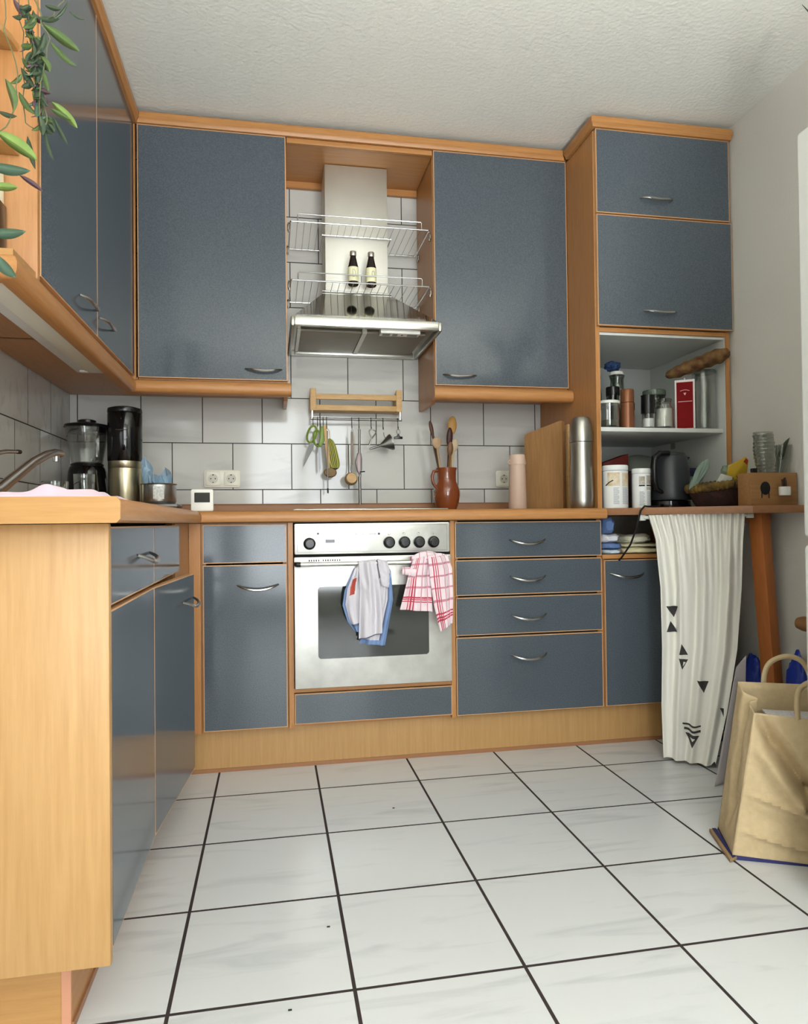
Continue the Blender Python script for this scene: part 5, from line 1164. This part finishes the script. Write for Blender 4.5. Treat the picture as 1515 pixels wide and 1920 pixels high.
front = wall(bA, bB, tA, tB, [((.02, .98), (.50, .52), .05, -.042), ((.50, .52), (.62, .42), .03, -.012), ((.08, .74), (.42, .42), .05, .026), ((.42, .42), (.48, .36), .03, .018), ((.5, .62), (.62, .46), .04, .010), ((.0, .46), (1, .22), .014, .012), ((.0, .20), (1, .02), .014, .012), ((.0, .33), (1, .12), .06, -.010)], .016, 1)
left = wall(bD, bA, tD, tA, [((.5, 1), (.5, .3), .10, -.030), ((.1, .1), (.9, .4), .06, -.006)], .0, 2)
back = wall(bC, bD, tC, tD, [], .004, 3); right = wall(bB, bC, tB, tC, [((.5, 1), (.5, .2), .1, -.02)], 0, 4)
b = B().use(KR)
for f, nu, nv in ((front, 60, 60), (left, 34, 50), (back, 20, 20), (right, 20, 20)): b.surf(f, nu, nv)
b.use(KR); b._t([b.bm.faces.new([b.bm.verts.new(p+Vector((0, 0, .002))) for p in (bA, bB, bC, bD)])])
bmesh.ops.remove_doubles(b.bm, verts=b.bm.verts, dist=.0006)
for f in b.bm.faces: f.smooth = f.normal.z < .5
body = b.build('bag_body', c, solid=.0012, fix=False)
# printed band round the foot and the folded base flap
b = B().use(KB)
b.surf(lambda u, v: front(u, .002+v*.030*(1-u*.85))-Vector((.0, .0022, 0)), 30, 2).surf(lambda u, v: left(u, .002+v*.035)-Vector((.0022, .0008, 0)), 20, 2).build('navy_band', c, fix=False)
B().use(mat('kraft_flap', (150, 122, 88), .8)).prism([(2.070, -1.545), (2.098, -1.534), (2.150, -1.378), (2.128, -1.372)], .001, .010, .001).use(KB).prism([(2.081, -1.540), (2.094, -1.535), (2.146, -1.377), (2.136, -1.374)], .0102, .0118).build('base_flap', c)
def strap(pts, w, name):
    pts = [Vector(p) for p in pts]; b = B().use(KR); sm = []
    for i in range(len(pts)-1):
        p0, p1, p2, p3 = pts[max(i-1, 0)], pts[i], pts[i+1], pts[min(i+2, len(pts)-1)]
        for k in range(8):
            t = k/8; sm.append(.5*((2*p1)+(-p0+p2)*t+(2*p0-5*p1+4*p2-p3)*t*t+(-p0+3*p1-3*p2+p3)*t**3))
    sm.append(pts[-1]); dr_ = (bB-bA).normalized(); rows = []; nn = Vector((dr_.y, -dr_.x, 0))
    for i, p in enumerate(sm):
        d = (sm[min(i+1, len(sm)-1)]-sm[max(i-1, 0)]).normalized(); s_ = d.cross(nn).normalized()
        rows.append([b.bm.verts.new(p-s_*w/2), b.bm.verts.new(p+s_*w/2)])
    b._t([b.bm.faces.new([A[0], A[1], C[1], C[0]]) for A, C in zip(rows, rows[1:])], True)
    return b.build(name, c, solid=.002, fix=False)
ym = lambda x: -1.405-(x-2.205)*.426
strap([(2.268, ym(2.268)+.004, .40), (2.270, ym(2.27)+.002, .455), (2.282, ym(2.28)-.004, .490), (2.315, ym(2.315)-.006, .508), (2.352, ym(2.35)-.004, .498), (2.374, ym(2.37)-.002, .462), (2.384, ym(2.38)+.002, .405)], .014, 'handle')
yf_ = lambda x: -1.520-(x-2.168)*.53
strap([(2.256, yf_(2.256)-.006, .355), (2.256, yf_(2.256)-.004, .415), (2.275, yf_(2.27)+.01, .448), (2.315, yf_(2.31)+.02, .466), (2.355, yf_(2.35)+.012, .450), (2.37, yf_(2.37), .415), (2.372, yf_(2.37)-.006, .35)], .014, 'handle')
for k in range(3):
    z = .335+.010*k; b = B().use(mat('newsprint', (214, 214, 216), .8, noise=.25, nscale=160))
    b.prism([(2.205+.006*k, -1.512), (2.380, -1.600), (2.425, -1.532), (2.240+.004*k, -1.445)], z, z+.007, .001)
    tag(b.build('newspaper'), ['newspaper lowest in the brown paper bag', 'newspaper in the middle of the stack in the paper bag', 'topmost newspaper lying in the brown paper bag'][k], 'newspaper', 'newspapers inside the paper bag')
tag(B().use(KR).box(2.19, 2.40, -1.60, -1.50, .004, .333).build('carton'), 'carton filling the paper bag below the newspapers', 'carton') if False else None

# ------------------------------------------------------------------ things on the floor under the table
NAVY = mat('royal_blue_plastic', (26, 52, 150), .35)
crumple(2.725, -.775, .001, .045, .07, .205, NAVY, 'blue_bag', 'crumpled royal blue plastic bag behind the slanted table leg', 'plastic bag', 2, .16, 2.2, 5)
crumple(2.752, -.985, .001, .036, .055, .225, NAVY, 'blue_bag', 'tall royal blue bag squeezed between table leg and right wall', 'plastic bag', 6, .15, 2.2, 5)
crumple(2.665, -.62, .001, .06, .08, .27, mat('black_bin_bag', (20, 22, 24), .3), 'bin_bag', 'black bin bag under the table beside the curtain', 'bin bag', 4, .35, 3, 5)
c = thing('folding_chair', 'folded wooden chair leaning at the right wall, rail end visible', 'chair', (2.76, -1.2, 0))
CHW = mat('chair_wood', (150, 108, 66), .5, noise=.15, nscale=10, stretch=(8, 1, 8))
for y in (-1.088, -1.44): B().use(CHW).obox((2.768, y, .41), (.011, 0, 0), (0, .014, 0), (.010, 0, .405), .003).build('post', c)
B().use(CHW).tube([(2.712, -1.040, .528), (2.716, -1.06, .528), (2.735, -1.25, .528), (2.74, -1.46, .528)], [.020, .026, .026, .024], 14).build('rail', c)
B().use(CHW).box(2.745, 2.760, -1.43, -1.10, .62, .68, .004).build('backrest', c)
# crumbs on the tiles
for x, y, l in ((1.02, -1.62, 'tiny dark crumb on the floor tiles, farther from the camera'), (.93, -1.87, 'tiny dark crumb on the floor tile nearest the left cabinets'), (1.27, -1.02, 'tiny dark crumb on the floor in front of the oven')):
    tag(B().use(BLACKM).box(x, x+.007, y, y+.003, .0004, .0024, .0006).build('crumb'), l, 'crumb', 'dark crumbs on the floor tiles')
